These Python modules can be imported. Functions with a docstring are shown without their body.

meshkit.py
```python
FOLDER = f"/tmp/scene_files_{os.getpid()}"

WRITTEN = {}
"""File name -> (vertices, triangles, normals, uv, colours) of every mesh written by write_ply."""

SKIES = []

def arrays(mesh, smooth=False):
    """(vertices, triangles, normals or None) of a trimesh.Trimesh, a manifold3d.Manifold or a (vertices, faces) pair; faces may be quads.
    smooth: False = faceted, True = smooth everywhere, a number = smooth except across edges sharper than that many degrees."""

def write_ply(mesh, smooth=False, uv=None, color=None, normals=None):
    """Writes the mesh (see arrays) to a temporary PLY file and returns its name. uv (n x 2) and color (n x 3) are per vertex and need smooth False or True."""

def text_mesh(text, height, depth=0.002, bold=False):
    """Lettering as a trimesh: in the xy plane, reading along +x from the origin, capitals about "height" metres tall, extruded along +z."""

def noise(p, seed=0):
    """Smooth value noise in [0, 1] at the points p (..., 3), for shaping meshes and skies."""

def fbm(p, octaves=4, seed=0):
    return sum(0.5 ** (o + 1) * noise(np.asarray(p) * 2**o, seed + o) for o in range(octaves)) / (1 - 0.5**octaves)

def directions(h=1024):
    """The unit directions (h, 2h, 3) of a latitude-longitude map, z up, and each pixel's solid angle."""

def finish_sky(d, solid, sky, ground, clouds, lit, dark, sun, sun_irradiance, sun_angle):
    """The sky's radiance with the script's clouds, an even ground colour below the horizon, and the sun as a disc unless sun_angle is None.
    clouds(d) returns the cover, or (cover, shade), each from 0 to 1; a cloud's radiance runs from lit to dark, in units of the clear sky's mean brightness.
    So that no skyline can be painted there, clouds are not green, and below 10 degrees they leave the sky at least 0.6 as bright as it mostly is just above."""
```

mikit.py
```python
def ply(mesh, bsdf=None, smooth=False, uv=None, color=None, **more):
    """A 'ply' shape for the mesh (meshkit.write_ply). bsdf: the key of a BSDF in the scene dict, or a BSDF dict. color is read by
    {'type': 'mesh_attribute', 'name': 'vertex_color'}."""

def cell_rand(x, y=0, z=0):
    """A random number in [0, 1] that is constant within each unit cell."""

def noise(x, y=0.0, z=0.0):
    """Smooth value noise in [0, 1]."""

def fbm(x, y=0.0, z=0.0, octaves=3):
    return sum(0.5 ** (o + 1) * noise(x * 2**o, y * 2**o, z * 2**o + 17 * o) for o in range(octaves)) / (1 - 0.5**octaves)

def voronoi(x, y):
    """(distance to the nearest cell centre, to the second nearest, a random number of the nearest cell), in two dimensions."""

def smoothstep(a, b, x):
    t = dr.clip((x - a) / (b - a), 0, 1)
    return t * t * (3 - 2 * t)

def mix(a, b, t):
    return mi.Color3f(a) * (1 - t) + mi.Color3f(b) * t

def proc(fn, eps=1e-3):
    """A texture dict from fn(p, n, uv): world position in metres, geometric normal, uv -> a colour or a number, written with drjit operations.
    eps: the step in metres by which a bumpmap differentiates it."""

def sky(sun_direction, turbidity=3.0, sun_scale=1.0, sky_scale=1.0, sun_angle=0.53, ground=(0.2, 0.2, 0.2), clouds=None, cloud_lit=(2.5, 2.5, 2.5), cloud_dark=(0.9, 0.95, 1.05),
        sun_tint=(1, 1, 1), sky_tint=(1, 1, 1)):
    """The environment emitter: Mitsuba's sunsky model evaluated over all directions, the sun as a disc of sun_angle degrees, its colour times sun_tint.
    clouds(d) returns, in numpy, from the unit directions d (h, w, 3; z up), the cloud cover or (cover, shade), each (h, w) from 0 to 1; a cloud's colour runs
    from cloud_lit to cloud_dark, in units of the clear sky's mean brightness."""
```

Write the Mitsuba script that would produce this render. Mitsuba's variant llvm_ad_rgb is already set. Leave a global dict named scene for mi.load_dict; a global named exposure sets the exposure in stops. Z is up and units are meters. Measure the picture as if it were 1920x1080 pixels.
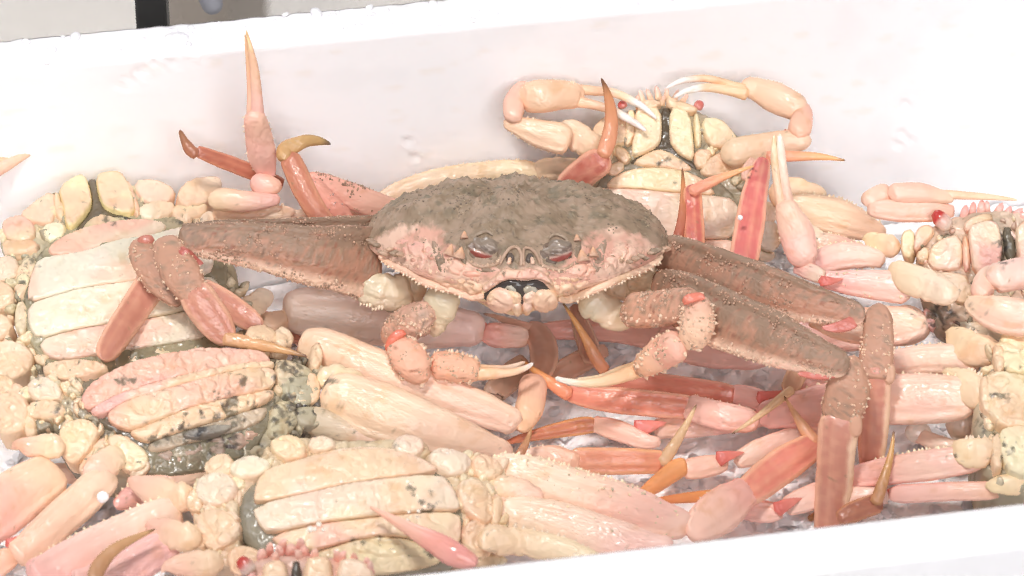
import math, random
import numpy as np, trimesh, shapely, mitsuba as mi, mikit, meshkit
from scipy.interpolate import Akima1DInterpolator, PchipInterpolator, LinearNDInterpolator, NearestNDInterpolator
from scipy.spatial import Delaunay, ConvexHull

T = mi.ScalarTransform4f
scene, labels = {}, {}
rng = np.random.default_rng(7)
random.seed(7)

# ---------------------------------------------------------------- camera, light, exposure
MM = 0.001
EYE_DIST, ELEV = 1.2, math.radians(35)
UNIT = 0.00016                                     # metres per photo pixel at the subject
AIM = np.array([0, 0, 0.020])
FWD = np.array([0, math.cos(ELEV), -math.sin(ELEV)])
RIGHT = np.array([1.0, 0, 0])
UP = np.cross(RIGHT, FWD)
EYE = AIM - FWD * EYE_DIST
FOCAL = EYE_DIST / UNIT
scene['camera'] = {'type': 'thinlens', 'fov': math.degrees(2 * math.atan(960 / FOCAL)), 'fov_axis': 'x',
                   'aperture_radius': 0.0035, 'focus_distance': EYE_DIST - 0.03, 'near_clip': 0.05, 'far_clip': 50.0,
                   'to_world': T().look_at(origin=EYE.tolist(), target=AIM.tolist(), up=[0, 0, 1])}
exposure = 0.24


def lamp(key, pos, aim, half, radiance, label):
    scene[key] = {'type': 'rectangle', 'to_world': T().look_at(origin=pos, target=aim, up=[0.03, 1, 0.02]) @ T().scale([half[0], half[1], 1]),
                  'emitter': {'type': 'area', 'radiance': {'type': 'rgb', 'value': radiance}}}
    labels[key] = {'label': label, 'category': 'lamp'}


lamp('ceiling_lamp', [-0.35, -0.80, 1.78], [0, 0, 0], (0.14, 0.14), [84, 83, 81.5], 'square white hall lamp hanging high over the foam box')
lamp('ceiling_lamp_001', [0.5, -2.3, 1.35], [0, 0, 0.05], (1.0, 0.6), [5.3, 5.3, 5.45], 'wide white fill panel added behind the camera to brighten the back wall')  # added frontal fill that lifts the back wall, not a known fixture
lamp('ceiling_lamp_002', [-1.9, 0.3, 2.0], [0, 0, 0], (0.6, 0.6), [1.8, 1.75, 1.95], 'broad pale fill panel added high toward the post side')  # added soft fill from the left, no fixture known there
lamp('ceiling_lamp_003', [1.9, 0.6, 2.0], [0, 0, 0], (0.6, 0.6), [1.8, 1.75, 1.75], 'broad pale fill panel added high on the far aisle side')  # added soft fill from the right and back, no fixture known there
lamp('ceiling_lamp_004', [-0.4, 1.3, 1.0], [-0.5, 2.0, -0.9], (0.4, 0.4), [12, 12, 12], 'low white panel added to brighten the floor behind the box')  # added only to brighten the floor seen beyond the rim


# ---------------------------------------------------------------- from a direction of sight to a place
def ray(px, py):
    px, py = np.asarray(px, float), np.asarray(py, float)
    return FWD * FOCAL + RIGHT * (px - 960)[..., None] + UP * (540 - py)[..., None]


def P(px, py, z):
    """The point at height z (mm) seen at (px, py)."""
    d = ray(px, py)
    t = (np.asarray(z, float) * MM - EYE[2]) / d[..., 2]
    return EYE + d * t[..., None]


def pix(x):
    v = x - EYE
    k = FOCAL / (v @ FWD)
    return np.stack([960 + (v @ RIGHT) * k, 540 - (v @ UP) * k], -1)


def unit(v):
    return v / np.maximum(np.linalg.norm(v, axis=-1, keepdims=True), 1e-12)


def sstep(a, b, x):
    t = np.clip((x - a) / (b - a), 0, 1)
    return t * t * (3 - 2 * t)


def mixc(a, b, t):
    return np.asarray(a) * (1 - t[..., None]) + np.asarray(b) * t[..., None]


# ---------------------------------------------------------------- colours (linear) and materials
CREAM, PALE, PEACH, PINK = (.80, .58, .385), (.80, .64, .48), (.81, .50, .375), (.81, .47, .40)
RED, ORANGE, BROWN, WHITE = (.60, .12, .085), (.78, .34, .13), (.17, .075, .035), (.93, .90, .83)
GRIME, DARK, MUD = (.13, .11, .075), (.05, .042, .038), (.24, .175, .12)
LBROWN, LPINK, LTAN, REDLEG = (.36, .185, .115), (.78, .47, .35), (.62, .40, .26), (.52, .215, .15)


def vcol():
    return {'type': 'mesh_attribute', 'name': 'vertex_color'}


def shell(rough, spec, scale, height, eps, coat=0.0):
    f = lambda p, n, uv: height * (mikit.noise(p.x * scale, p.y * scale, p.z * scale) + 0.5 * mikit.noise(p.x * scale * 2.3, p.y * scale * 2.3, p.z * scale * 2.3))
    inner = {'type': 'principled', 'base_color': vcol(), 'roughness': rough, 'specular': spec, 'clearcoat': coat, 'clearcoat_gloss': 0.985}
    return {'type': 'twosided', 'b': {'type': 'bumpmap', 'arbitrary': mikit.proc(f, eps), 'b': inner, 'scale': 1.0}}


scene['wet_shell'] = shell(0.48, 0.28, 1100, 0.00024, 2e-4, 1.0)
scene['rough_shell'] = shell(0.45, 0.40, 1500, 0.00030, 1.5e-4, 0.10)
scene['wet_leg'] = shell(0.40, 0.35, 900, 0.00018, 2e-4, 0.8)
scene['slime'] = shell(0.25, 0.5, 700, 0.0003, 2e-4, 0.5)
scene['gloss'] = {'type': 'twosided', 'b': {'type': 'principled', 'base_color': vcol(), 'roughness': 0.12, 'specular': 0.5}}

# ---------------------------------------------------------------- mesh kit
BLOB = trimesh.creation.icosphere(subdivisions=1)


class Mesh:
    def __init__(self):
        self.v, self.f, self.c, self.n = [], [], [], 0

    def add(self, v, f, c):
        c = np.broadcast_to(np.asarray(c, float), v.shape)
        self.v.append(v), self.f.append(np.asarray(f) + self.n), self.c.append(c)
        self.n += len(v)

    def blobs(self, pos, radii, nrm, col, tall=1.0):
        """small tubercles or cones: pos (n,3), radii (n,), nrm (n,3)"""
        if not len(pos):
            return
        a = unit(np.cross(nrm, [0.31, 0.2, 0.93]))
        b = np.cross(nrm, a)
        q = BLOB.vertices
        k = np.where(q[:, 2] > 0, 1 - 0.55 * q[:, 2] * (tall > 1.2), 1)
        v = pos[:, None] + radii[:, None, None] * ((q[:, 0] * k)[None, :, None] * a[:, None] + (q[:, 1] * k)[None, :, None] * b[:, None] + (q[:, 2] * tall)[None, :, None] * nrm[:, None])
        f = BLOB.faces[None] + (np.arange(len(pos)) * len(q))[:, None, None]
        c = np.repeat(np.broadcast_to(np.asarray(col, float), (len(pos), 3)), len(q), 0)
        self.add(v.reshape(-1, 3), f.reshape(-1, 3), c)

    def put(self, key, bsdf='wet_shell'):
        v, f, c = np.vstack(self.v), np.vstack(self.f), np.vstack(self.c)
        while key in scene:
            stem, _, num = key.rpartition('_')
            key = f'{stem}_{int(num) + 1:03d}' if num.isdigit() and len(num) == 3 else key + '_001'
        scene[key] = mikit.ply((v, f), bsdf, smooth=True, color=np.clip(c, 0.01, 0.95))
        return key


STAINS_AND_GAPS = []                                        # (x, y, rx, ry, amount): black-brown grime on the shells, plus painted dark gaps at leg roots


def dirty(x, c, seed=3, base=0.0):
    """mottled shell colour: blotches of tone, grains, grime, and dark gaps painted at the listed spots"""
    q = x / MM
    c = c * np.minimum(1, .83 / np.maximum(c.max(1), 1e-6))[:, None]
    blush = sstep(.48, .68, meshkit.fbm(q * .075, 2, seed + 81)) * (c[:, 2] > .33)
    c = c * (1 - .45 * blush[:, None] * np.array([0, .16, .10]))
    tone = meshkit.fbm(q * 0.16, 3, seed)
    warm = meshkit.noise(q * 0.09, seed + 5)
    c = c * (1 + 0.16 * (tone - 0.5))[:, None] * (1 + (warm - 0.5)[:, None] * np.array([0.02, 0.10, 0.16]))
    g = meshkit.noise(q * 1.5, seed + 9)
    grain = sstep(0.86, 0.95, g) * sstep(0.45, 0.75, meshkit.noise(q * 0.12, seed + 20))
    c = mixc(c, (.30, .20, .11), 0.65 * grain)
    tan = sstep(.60, .74, meshkit.fbm(q * .22, 4, seed + 70)) * (c[:, 2] > .3)
    c = mixc(c, c * np.array([.86, .74, .58]), .55 * tan)
    amount = np.full(len(x), base)
    if STAINS_AND_GAPS:
        uv = pix(x)
        for sx, sy, rx, ry, am in STAINS_AND_GAPS:
            amount = np.maximum(amount, am * np.exp(-((uv[:, 0] - sx) / rx) ** 2 - ((uv[:, 1] - sy) / ry) ** 2))
    n = meshkit.fbm(q * 0.45, 5, seed + 13)
    m = sstep(0.74 - 0.37 * amount, 0.88 - 0.36 * amount, n) * sstep(0.02, 0.25, amount)
    return mixc(c, mixc(GRIME, (.022, .022, .027), sstep(.45, .62, meshkit.noise(q * 0.5, 77))), 0.82 * m)


def spread(pts):
    """centres (n,3), half widths (m), 0..1 station, from (px, py, z, half width px) knots"""
    k = np.array(pts, float)
    c = P(k[:, 0], k[:, 1], k[:, 2])
    w = k[:, 3] * np.linalg.norm(c - EYE, axis=1) / FOCAL
    s = np.r_[0, np.cumsum(np.linalg.norm(np.diff(c, axis=0), axis=1))]
    n = max(8, int(s[-1] / 0.0007))
    u = np.linspace(0, s[-1], n)
    x = np.stack([(Akima1DInterpolator(s, c[:, i])(u) if len(k) > 2 else np.interp(u, s, c[:, i])) for i in range(3)], 1)
    ww = PchipInterpolator(s, w)(u) if len(k) > 2 else np.interp(u, s, w)
    return x, ww, u


def limb(m, pts, c0, c1=None, thick=0.7, caps=(0.8, 0.8), band=None, tip=None, roll=0.0, around=22, seed=1, groove=0.0, rough=0.05,
         spines=(), grains=0, grain_c=PALE, mud=0.0, stain=0.0, power=2.3, pits=0, live=False, rings=0, edge=None, flare=0.0, mudside=0.0, crest=0.0, slant=0.0):
    """One stiff segment of a leg: a flattened tapering tube through the knots, wide side as seen; returns (centres, widths)."""
    x, w, u = spread(pts)
    L = u[-1]
    s = u / max(L, 1e-9)
    tan = unit(np.gradient(x, axis=0))
    side = unit(np.cross(tan, EYE - x))
    nrm = np.cross(side, tan)
    if roll:
        a = math.radians(roll)
        side, nrm = side * math.cos(a) + nrm * math.sin(a), nrm * math.cos(a) - side * math.sin(a)
    if flare:
        b_ = np.maximum(np.median(w), 1e-4)
        w = w * (1 + flare * np.exp(-(((L - u) - .35 * b_) / (.30 * b_)) ** 2) - .6 * flare * np.exp(-(((L - u) - 1.1 * b_) / (.45 * b_)) ** 2))
    cap = np.ones(len(u))
    for e, d in ((caps[0], u), (caps[1], L - u)):
        if e > 0:
            r = np.minimum(d / (e * np.maximum(w, 1e-5) + 1e-9), 1)
            cap *= np.sqrt(np.maximum(1 - (1 - r) ** 2, 0.0025))
    ph = np.arange(around) / around * 2 * math.pi
    cs, sn = np.cos(ph), np.sin(ph)
    sp = lambda q: np.sign(q) * np.abs(q) ** (2 / power)
    rr = np.ones((len(u), around))
    if groove:
        for g in (-0.42, 0.42):
            rr -= groove * np.exp(-((cs[None] - g) / 0.16) ** 2) * (sn[None] > 0) * sstep(0, .12, s)[:, None] * sstep(1, .85, s)[:, None]
    v = x[:, None] + (side[:, None] * (sp(cs) * 1.0)[None, :, None] + nrm[:, None] * (sp(sn) * thick)[None, :, None] * rr[..., None]) * (w * cap)[:, None, None]
    if crest:
        rr = rr + crest * np.exp(-((cs[None] - .25) / .12) ** 2) * (sn[None] > 0) * sstep(0, .15, s)[:, None] * sstep(1, .8, s)[:, None]
    if rings:
        rg = np.random.default_rng(seed + 3)
        for _ in range(rings):
            c_, a_, t_ = rg.uniform(.1, .9), rg.uniform(.05, .13), rg.uniform(-.12, .12)
            rr *= 1 - a_ * np.exp(-((s[:, None] - c_ - t_ * cs[None] - .02 * np.sin(ph * 3 + c_ * 9)[None]) / .035) ** 2)
        v = x[:, None] + (v - x[:, None]) * rr[..., None]
    if slant:                                      # the oblique overlap of a leg root on the next segment
        up_ = np.sign(side[-1, 2] + 1e-9)
        v = v + tan[:, None] * (slant * up_ * sp(cs))[None, :, None] * (w * sstep(.45, 1, s))[:, None, None]
    flat = v.reshape(-1, 3)
    nn = meshkit.fbm(flat / MM * (0.28 if not live else 0.5), 3, seed + 31).reshape(len(u), around)
    v = x[:, None] + (v - x[:, None]) * (1 + rough * 2 * (nn - 0.5))[..., None]
    flat = v.reshape(-1, 3)
    S = np.repeat(s, around)
    A = np.tile(sn, len(u))
    C = np.tile(cs, len(u))
    col = mixc(c0, c1 if c1 is not None else c0, sstep(0.05, 0.95, S))
    if band is not None:                           # the pigment stripe along the face of a shank, borders stay pale
        wob = 0.10 * (meshkit.noise(flat / MM * 0.35, seed + 3) - 0.5)
        k = sstep(0.90, 0.55, np.abs(C) + wob) * sstep(-0.35, 0.1, A)
        k *= 0.80 + 0.20 * sstep(.25, .6, meshkit.noise(flat / MM * 0.5, seed + 8)) - .25 * np.exp(-((C - .12) / .10) ** 2)
        col = mixc(col, (1, 1, 1), k * 0) * (1 - k[:, None]) + np.asarray(band) * k[:, None]
    if edge is not None:
        sg, ce, ea, eb = edge
        col = mixc(col, ce, sstep(ea, eb, C * sg + .25 * (meshkit.noise(flat / MM * .5, seed + 12) - .5)))
    if tip is not None:
        ct, t0, t1 = tip
        col = mixc(col, ct, sstep(t0, t1, S + 0.06 * (meshkit.noise(flat / MM * 0.6, seed + 2) - 0.5)))
    if mud > 0:
        q = flat / MM
        mm = sstep(0.62 - 0.35 * mud, 0.86 - 0.30 * mud, 0.6 * meshkit.fbm(q * 1.25, 3, seed + 41) + 0.4 * meshkit.fbm(q * 0.3, 2, seed + 42) + 0.11 * A + mudside * C)
        col = mixc(col, np.array(MUD) * 0.95, 0.72 * mm)
        dots = sstep(0.80, 0.90, meshkit.noise(q * 1.3, seed + 44)) * sstep(.45, .6, meshkit.noise(q * .2, seed + 45))
        col = mixc(col, (.12, .075, .05), 0.6 * dots)
    if pits:
        q = flat / MM
        dots = sstep(0.76, 0.86, meshkit.noise(q * 1.15, seed + 47)) * sstep(0, .3, A) * sstep(.35, .55, meshkit.noise(q * .25, seed + 46))
        col = mixc(col, (.28, .09, .05), 0.7 * dots)
    col = dirty(flat, col, seed, stain)
    n, a = len(u), around
    i, j = np.meshgrid(np.arange(n - 1), np.arange(a), indexing='ij')
    q = np.stack([i * a + j, i * a + (j + 1) % a, (i + 1) * a + (j + 1) % a, (i + 1) * a + j], -1).reshape(-1, 4)
    f = np.vstack([q[:, [0, 2, 1]], q[:, [0, 3, 2]]])
    k = np.arange(a)
    f = np.vstack([f, np.stack([k * 0 + n * a, k, (k + 1) % a], 1)[:, [0, 2, 1]], np.stack([k * 0 + n * a + 1, (n - 1) * a + k, (n - 1) * a + (k + 1) % a], 1)])
    vv = np.vstack([flat, x[:1], x[-1:]])
    cc = np.vstack([col, col[:1], col[-1:]])
    # outward winding
    mid = flat[f[len(f) // 3]]
    if np.dot(np.cross(mid[1] - mid[0], mid[2] - mid[0]), mid.mean(0) - x[np.argmin(np.linalg.norm(x - mid.mean(0), axis=1))]) < 0:
        f = f[:, [0, 2, 1]]
    m.add(vv, f, cc)
    r_ = np.random.default_rng(seed * 13 + 5)
    for edge, count, size, s0, s1 in spines:      # rows of small teeth along an edge: edge is the angle round the segment in degrees
        ss = np.linspace(s0, s1, count) + r_.uniform(-.4, .4, count) * (s1 - s0) / count
        an = np.radians(edge + r_.uniform(-14, 14, count))
        ii = np.clip((ss * (n - 1)).astype(int), 0, n - 1)
        dirn = unit(side[ii] * np.cos(an)[:, None] + nrm[ii] * np.sin(an)[:, None] * thick)
        e = (side[ii] * sp(np.cos(an))[:, None] + nrm[ii] * (sp(np.sin(an)) * thick)[:, None]) * (w * cap)[ii][:, None]
        m.blobs(x[ii] + e * 0.97, size * 1.35 * MM * r_.uniform(.55, 1.2, count), dirn, mixc(grain_c, PALE, r_.uniform(0, .6, count)), 1.7)
    if grains:
        ss, an = r_.uniform(.04, .96, grains * 3), np.radians(r_.uniform(5, 175, grains * 3))
        kq = meshkit.noise(np.stack([ss * 9, an * 2.5, ss * 0], 1), seed) + r_.uniform(-.12, .12, len(ss)) > .60
        ss, an = ss[kq], an[kq]
        ii = (ss * (n - 1)).astype(int)
        e = (side[ii] * sp(np.cos(an))[:, None] + nrm[ii] * (sp(np.sin(an)) * thick)[:, None]) * (w * cap)[ii][:, None]
        m.blobs(x[ii] + e, r_.uniform(.14, .42, len(ss)) * MM, unit(e), mixc(grain_c, np.array(grain_c) * .5, r_.uniform(0, 1, len(ss))), 1.0)
    return x, w


def chaikin(p, n=2):
    p = np.asarray(p, float)
    for _ in range(n):
        q = np.roll(p, -1, 0)
        p = np.stack([p * .75 + q * .25, p * .25 + q * .75], 1).reshape(-1, 2)
    return p


def sheet(poly, g, soften=2, grow=0.0):
    """points inside a pixel outline, triangles, distance to the border (px), and how many of the first points are the border"""
    p = chaikin(poly, soften) if soften else np.asarray(poly, float)
    pg = shapely.Polygon(p).buffer(grow)
    if pg.geom_type != 'Polygon':
        pg = max(pg.geoms, key=lambda s: s.area)
    ring = pg.exterior
    nb = max(12, int(ring.length / g))
    b = np.array([ring.interpolate(i / nb, normalized=True).coords[0] for i in range(nb)])
    x0, y0, x1, y1 = pg.bounds
    gx, gy = np.meshgrid(np.arange(x0, x1, g), np.arange(y0, y1, g * .87))
    gx = gx + (np.arange(gx.shape[0]) % 2)[:, None] * g / 2
    q = np.stack([gx.ravel(), gy.ravel()], 1)
    pts = shapely.points(q)
    d = shapely.distance(ring, pts)
    q, d = q[shapely.contains(pg, pts) & (d > g * .45)], d[shapely.contains(pg, pts) & (d > g * .45)]
    allp = np.vstack([b, q])
    tri = Delaunay(allp).simplices
    cen = allp[tri].mean(1)
    tri = tri[shapely.contains(pg, shapely.points(cen))]
    a = allp[tri]
    area = (a[:, 1, 0] - a[:, 0, 0]) * (a[:, 2, 1] - a[:, 0, 1]) - (a[:, 1, 1] - a[:, 0, 1]) * (a[:, 2, 0] - a[:, 0, 0])
    tri[area > 0] = tri[area > 0][:, ::-1]         # y runs down: this order faces the eye
    return allp, tri[np.abs(area) > 1e-6], np.r_[np.zeros(nb), d], nb


class Belly:
    """The gently domed under side of a crab lying on its back: centre, a point towards the head, a point to its side, each (px, py, z)."""

    def __init__(self, c, head, side, rise, a, b):
        self.c, h, l = P(*c), P(*head), P(*side)
        self.v = unit(h - self.c)
        n = np.cross(l - self.c, self.v)
        self.n = unit(n if n[2] > 0 else -n)
        self.u = np.cross(self.v, self.n)
        self.rise, self.a, self.b = rise * MM, a * MM, b * MM

    def at(self, q):
        d = ray(q[:, 0], q[:, 1])
        h = np.zeros(len(q))
        for _ in range(7):
            t = ((self.c + self.n * h[:, None] - EYE) * self.n).sum(1) / (d @ self.n)
            x = EYE + d * t[:, None]
            uu, vv = (x - self.c) @ self.u / self.a, (x - self.c) @ self.v / self.b
            r2 = uu ** 2 + vv ** 2
            h = 0.5 * h + 0.5 * self.rise * (1 - r2 / (1 + 0.18 * r2))
        k = 1 / (1 + 0.18 * r2) ** 2
        nn = unit(self.n + self.u * (2 * self.rise / self.a * uu * k)[:, None] + self.v * (2 * self.rise / self.b * vv * k)[:, None])
        return x, nn


def plate(m, surf, poly, col, high=1.2, r=7, off=0.0, depth=4.0, g=3.0, c1=None, rim=None, stain=0.0, seed=1, wrinkle=0.25, soften=1, furrow=None, crown=0.0, R=40, grow=0.0):
    """One rounded shell plate lying on a surface: outline in sight lines, own thickness, swelling and rounded border."""
    q, f, d, nb = sheet(poly, g, soften, grow)
    x, n = surf(q)
    k = np.clip(d / r, 0, 1)
    h = high * MM * (np.sqrt(np.maximum(1 - (1 - k) ** 2, 0)) - 1)
    h = h + crown * MM * (1 - (1 - np.clip(d / R, 0, 1)) ** 2 - 1)
    ridged = np.abs(meshkit.fbm(x / MM * .26, 3, seed + 51) - .5)
    h = h + wrinkle * MM * (1.6 * np.minimum(ridged / .10, 1) - 1.3) * np.clip(d / 7, 0, 1)
    h = h + wrinkle * MM * 2.4 * (meshkit.fbm(x / MM * np.array([.2, .34, .34]), 3, seed + 50) - 0.5) * k
    if furrow:
        for (fx0, fy0, fx1, fy1, dp) in furrow:
            dx, dy = fx1 - fx0, fy1 - fy0
            t = np.clip(((q[:, 0] - fx0) * dx + (q[:, 1] - fy0) * dy) / (dx * dx + dy * dy), 0, 1)
            dd = np.hypot(q[:, 0] - fx0 - t * dx, q[:, 1] - fy0 - t * dy + 4 * np.sin(t * 9))
            h = h - dp * MM * np.exp(-(dd / 4.0) ** 2) * np.sin(np.clip(t, .03, .97) * math.pi) ** .5
    top = x + n * (off * MM + h)[:, None]
    c = np.tile(np.asarray(col, float), (len(q), 1))
    if c1 is not None:
        c = mixc(c, c1, sstep(.4, .62, meshkit.fbm(top / MM * .07, 2, seed + 60)))
    if rim is not None:
        c = mixc(c, rim, sstep(0.55, 0.05, k + 0.3 * (meshkit.noise(top / MM * .4, seed + 6) - .5)))
    c = dirty(top, c, seed, stain)
    low = top - n * (depth * MM)
    ring = np.arange(nb)
    nx = (ring + 1) % nb
    N = len(q)
    sk = np.vstack([np.stack([ring, ring + N, nx], 1), np.stack([nx, ring + N, nx + N], 1)])
    # orient by the surface normal
    a = top[f[0]]
    if np.dot(np.cross(a[1] - a[0], a[2] - a[0]), n[f[0][0]]) < 0:
        f = f[:, ::-1]
    w = np.vstack([top, low])[sk[0]]
    if np.dot(np.cross(w[1] - w[0], w[2] - w[0]), top[0] - top.mean(0)) < 0:
        sk = sk[:, ::-1]
    m.add(np.vstack([top, low]), np.vstack([f, f[:, ::-1] + N, sk]), np.vstack([c, c]))


def tissue(key, surf, outer, inner, n, cols, size=(8, 17), seed=1, off=(-.9, .3), stain=0.0, bsdf='wet_shell'):
    """the crumpled small pieces of shell and skin between the leg roots, one mesh"""
    r_ = np.random.default_rng(seed)
    area = shapely.Polygon(outer).buffer(-4)
    for p in inner:
        area = area.difference(shapely.Polygon(p).buffer(4))
    x0, y0, x1, y1 = area.bounds
    m, k = Mesh(), 0
    while k < n:
        cx, cy = r_.uniform(x0, x1), r_.uniform(y0, y1)
        if not shapely.contains_xy(area, cx, cy):
            continue
        k += 1
        r = r_.uniform(*size)
        st, a0 = r_.uniform(.5, 1), r_.uniform(0, 3.14)
        an = np.sort(r_.uniform(0, 2 * math.pi, 8))
        e = np.stack([np.cos(an), np.sin(an) * st], 1) * r * r_.uniform(.75, 1.2, (8, 1))
        e = e @ np.array([[math.cos(a0), math.sin(a0)], [-math.sin(a0), math.cos(a0)]])
        if shapely.Polygon(e).buffer(0).area < 30:
            continue
        plate(m, surf, e + [cx, cy], cols[k % len(cols)], high=.6, r=4, off=r_.uniform(*off), depth=3, g=2.6, crown=.35, R=14, wrinkle=.5, seed=seed + k, stain=stain)
    m.put(key, bsdf)
    labels[key] = {'kind': 'stuff'}
# ---------------------------------------------------------------- the place: counter, floor, foam box, ice
RIM = 85.0                                         # height of the box rim over the ice, mm
LONG = unit(P(1350., 0., RIM) - P(0., 130., RIM))  # along the back wall, away to the right
DEEP = np.array([-LONG[1], LONG[0], 0])            # from the front wall to the back wall
BACK0 = P(0., 130., RIM)                           # a point of the back wall's inner edge
FRONT0 = P(1340., 1004., RIM)                      # a point of the front wall's inner edge
WIDTH = float((BACK0 - FRONT0) @ DEEP)
FLOOR, WALL = -0.030, 0.0165                       # inner floor of the box, wall thickness (m)


def at_box(l, d, z):
    """box coordinates: l along the walls from the middle of the picture, d from the front wall's inner face (m)"""
    o = FRONT0 - LONG * (FRONT0 @ LONG)
    o = np.array([o[0], o[1], 0])
    return o + LONG * np.asarray(l)[..., None] + DEEP * np.asarray(d)[..., None] + np.array([0, 0, 1.0]) * np.asarray(z)[..., None]


def bead(p, n, uv):
    a = p.x * float(LONG[0]) + p.y * float(LONG[1])
    b = p.z - (p.x * float(DEEP[0]) + p.y * float(DEEP[1]))
    d1, d2, _ = mikit.voronoi(a / 0.0034, b / 0.0034)
    return 0.00022 * mikit.smoothstep(0.0, 0.22, d2 - d1) + 0.00010 * mikit.noise(a * 1500, b * 1500)


scene['foam'] = {'type': 'twosided', 'b': {'type': 'bumpmap', 'arbitrary': mikit.proc(bead, 2e-4), 'scale': 0.22,
                 'b': {'type': 'principled', 'base_color': vcol(), 'roughness': 0.38, 'specular': 0.5, 'clearcoat': 0.15}}}
FOAM = np.array([.915, .90, .91])

DENTS = []                                         # (px, py, radius mm, depth mm) on the inner face of the back wall
for cx, cy in ((765, 265), (778, 295), (1697, 195), (1690, 250), (1708, 262), (1683, 272)):
    DENTS.append((cx, cy, 1.4, 0.7))
for _ in range(16):
    DENTS.append((rng.uniform(20, 1900), rng.uniform(100, 330), rng.uniform(.5, 1.3), rng.uniform(-.25, .3)))


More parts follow.
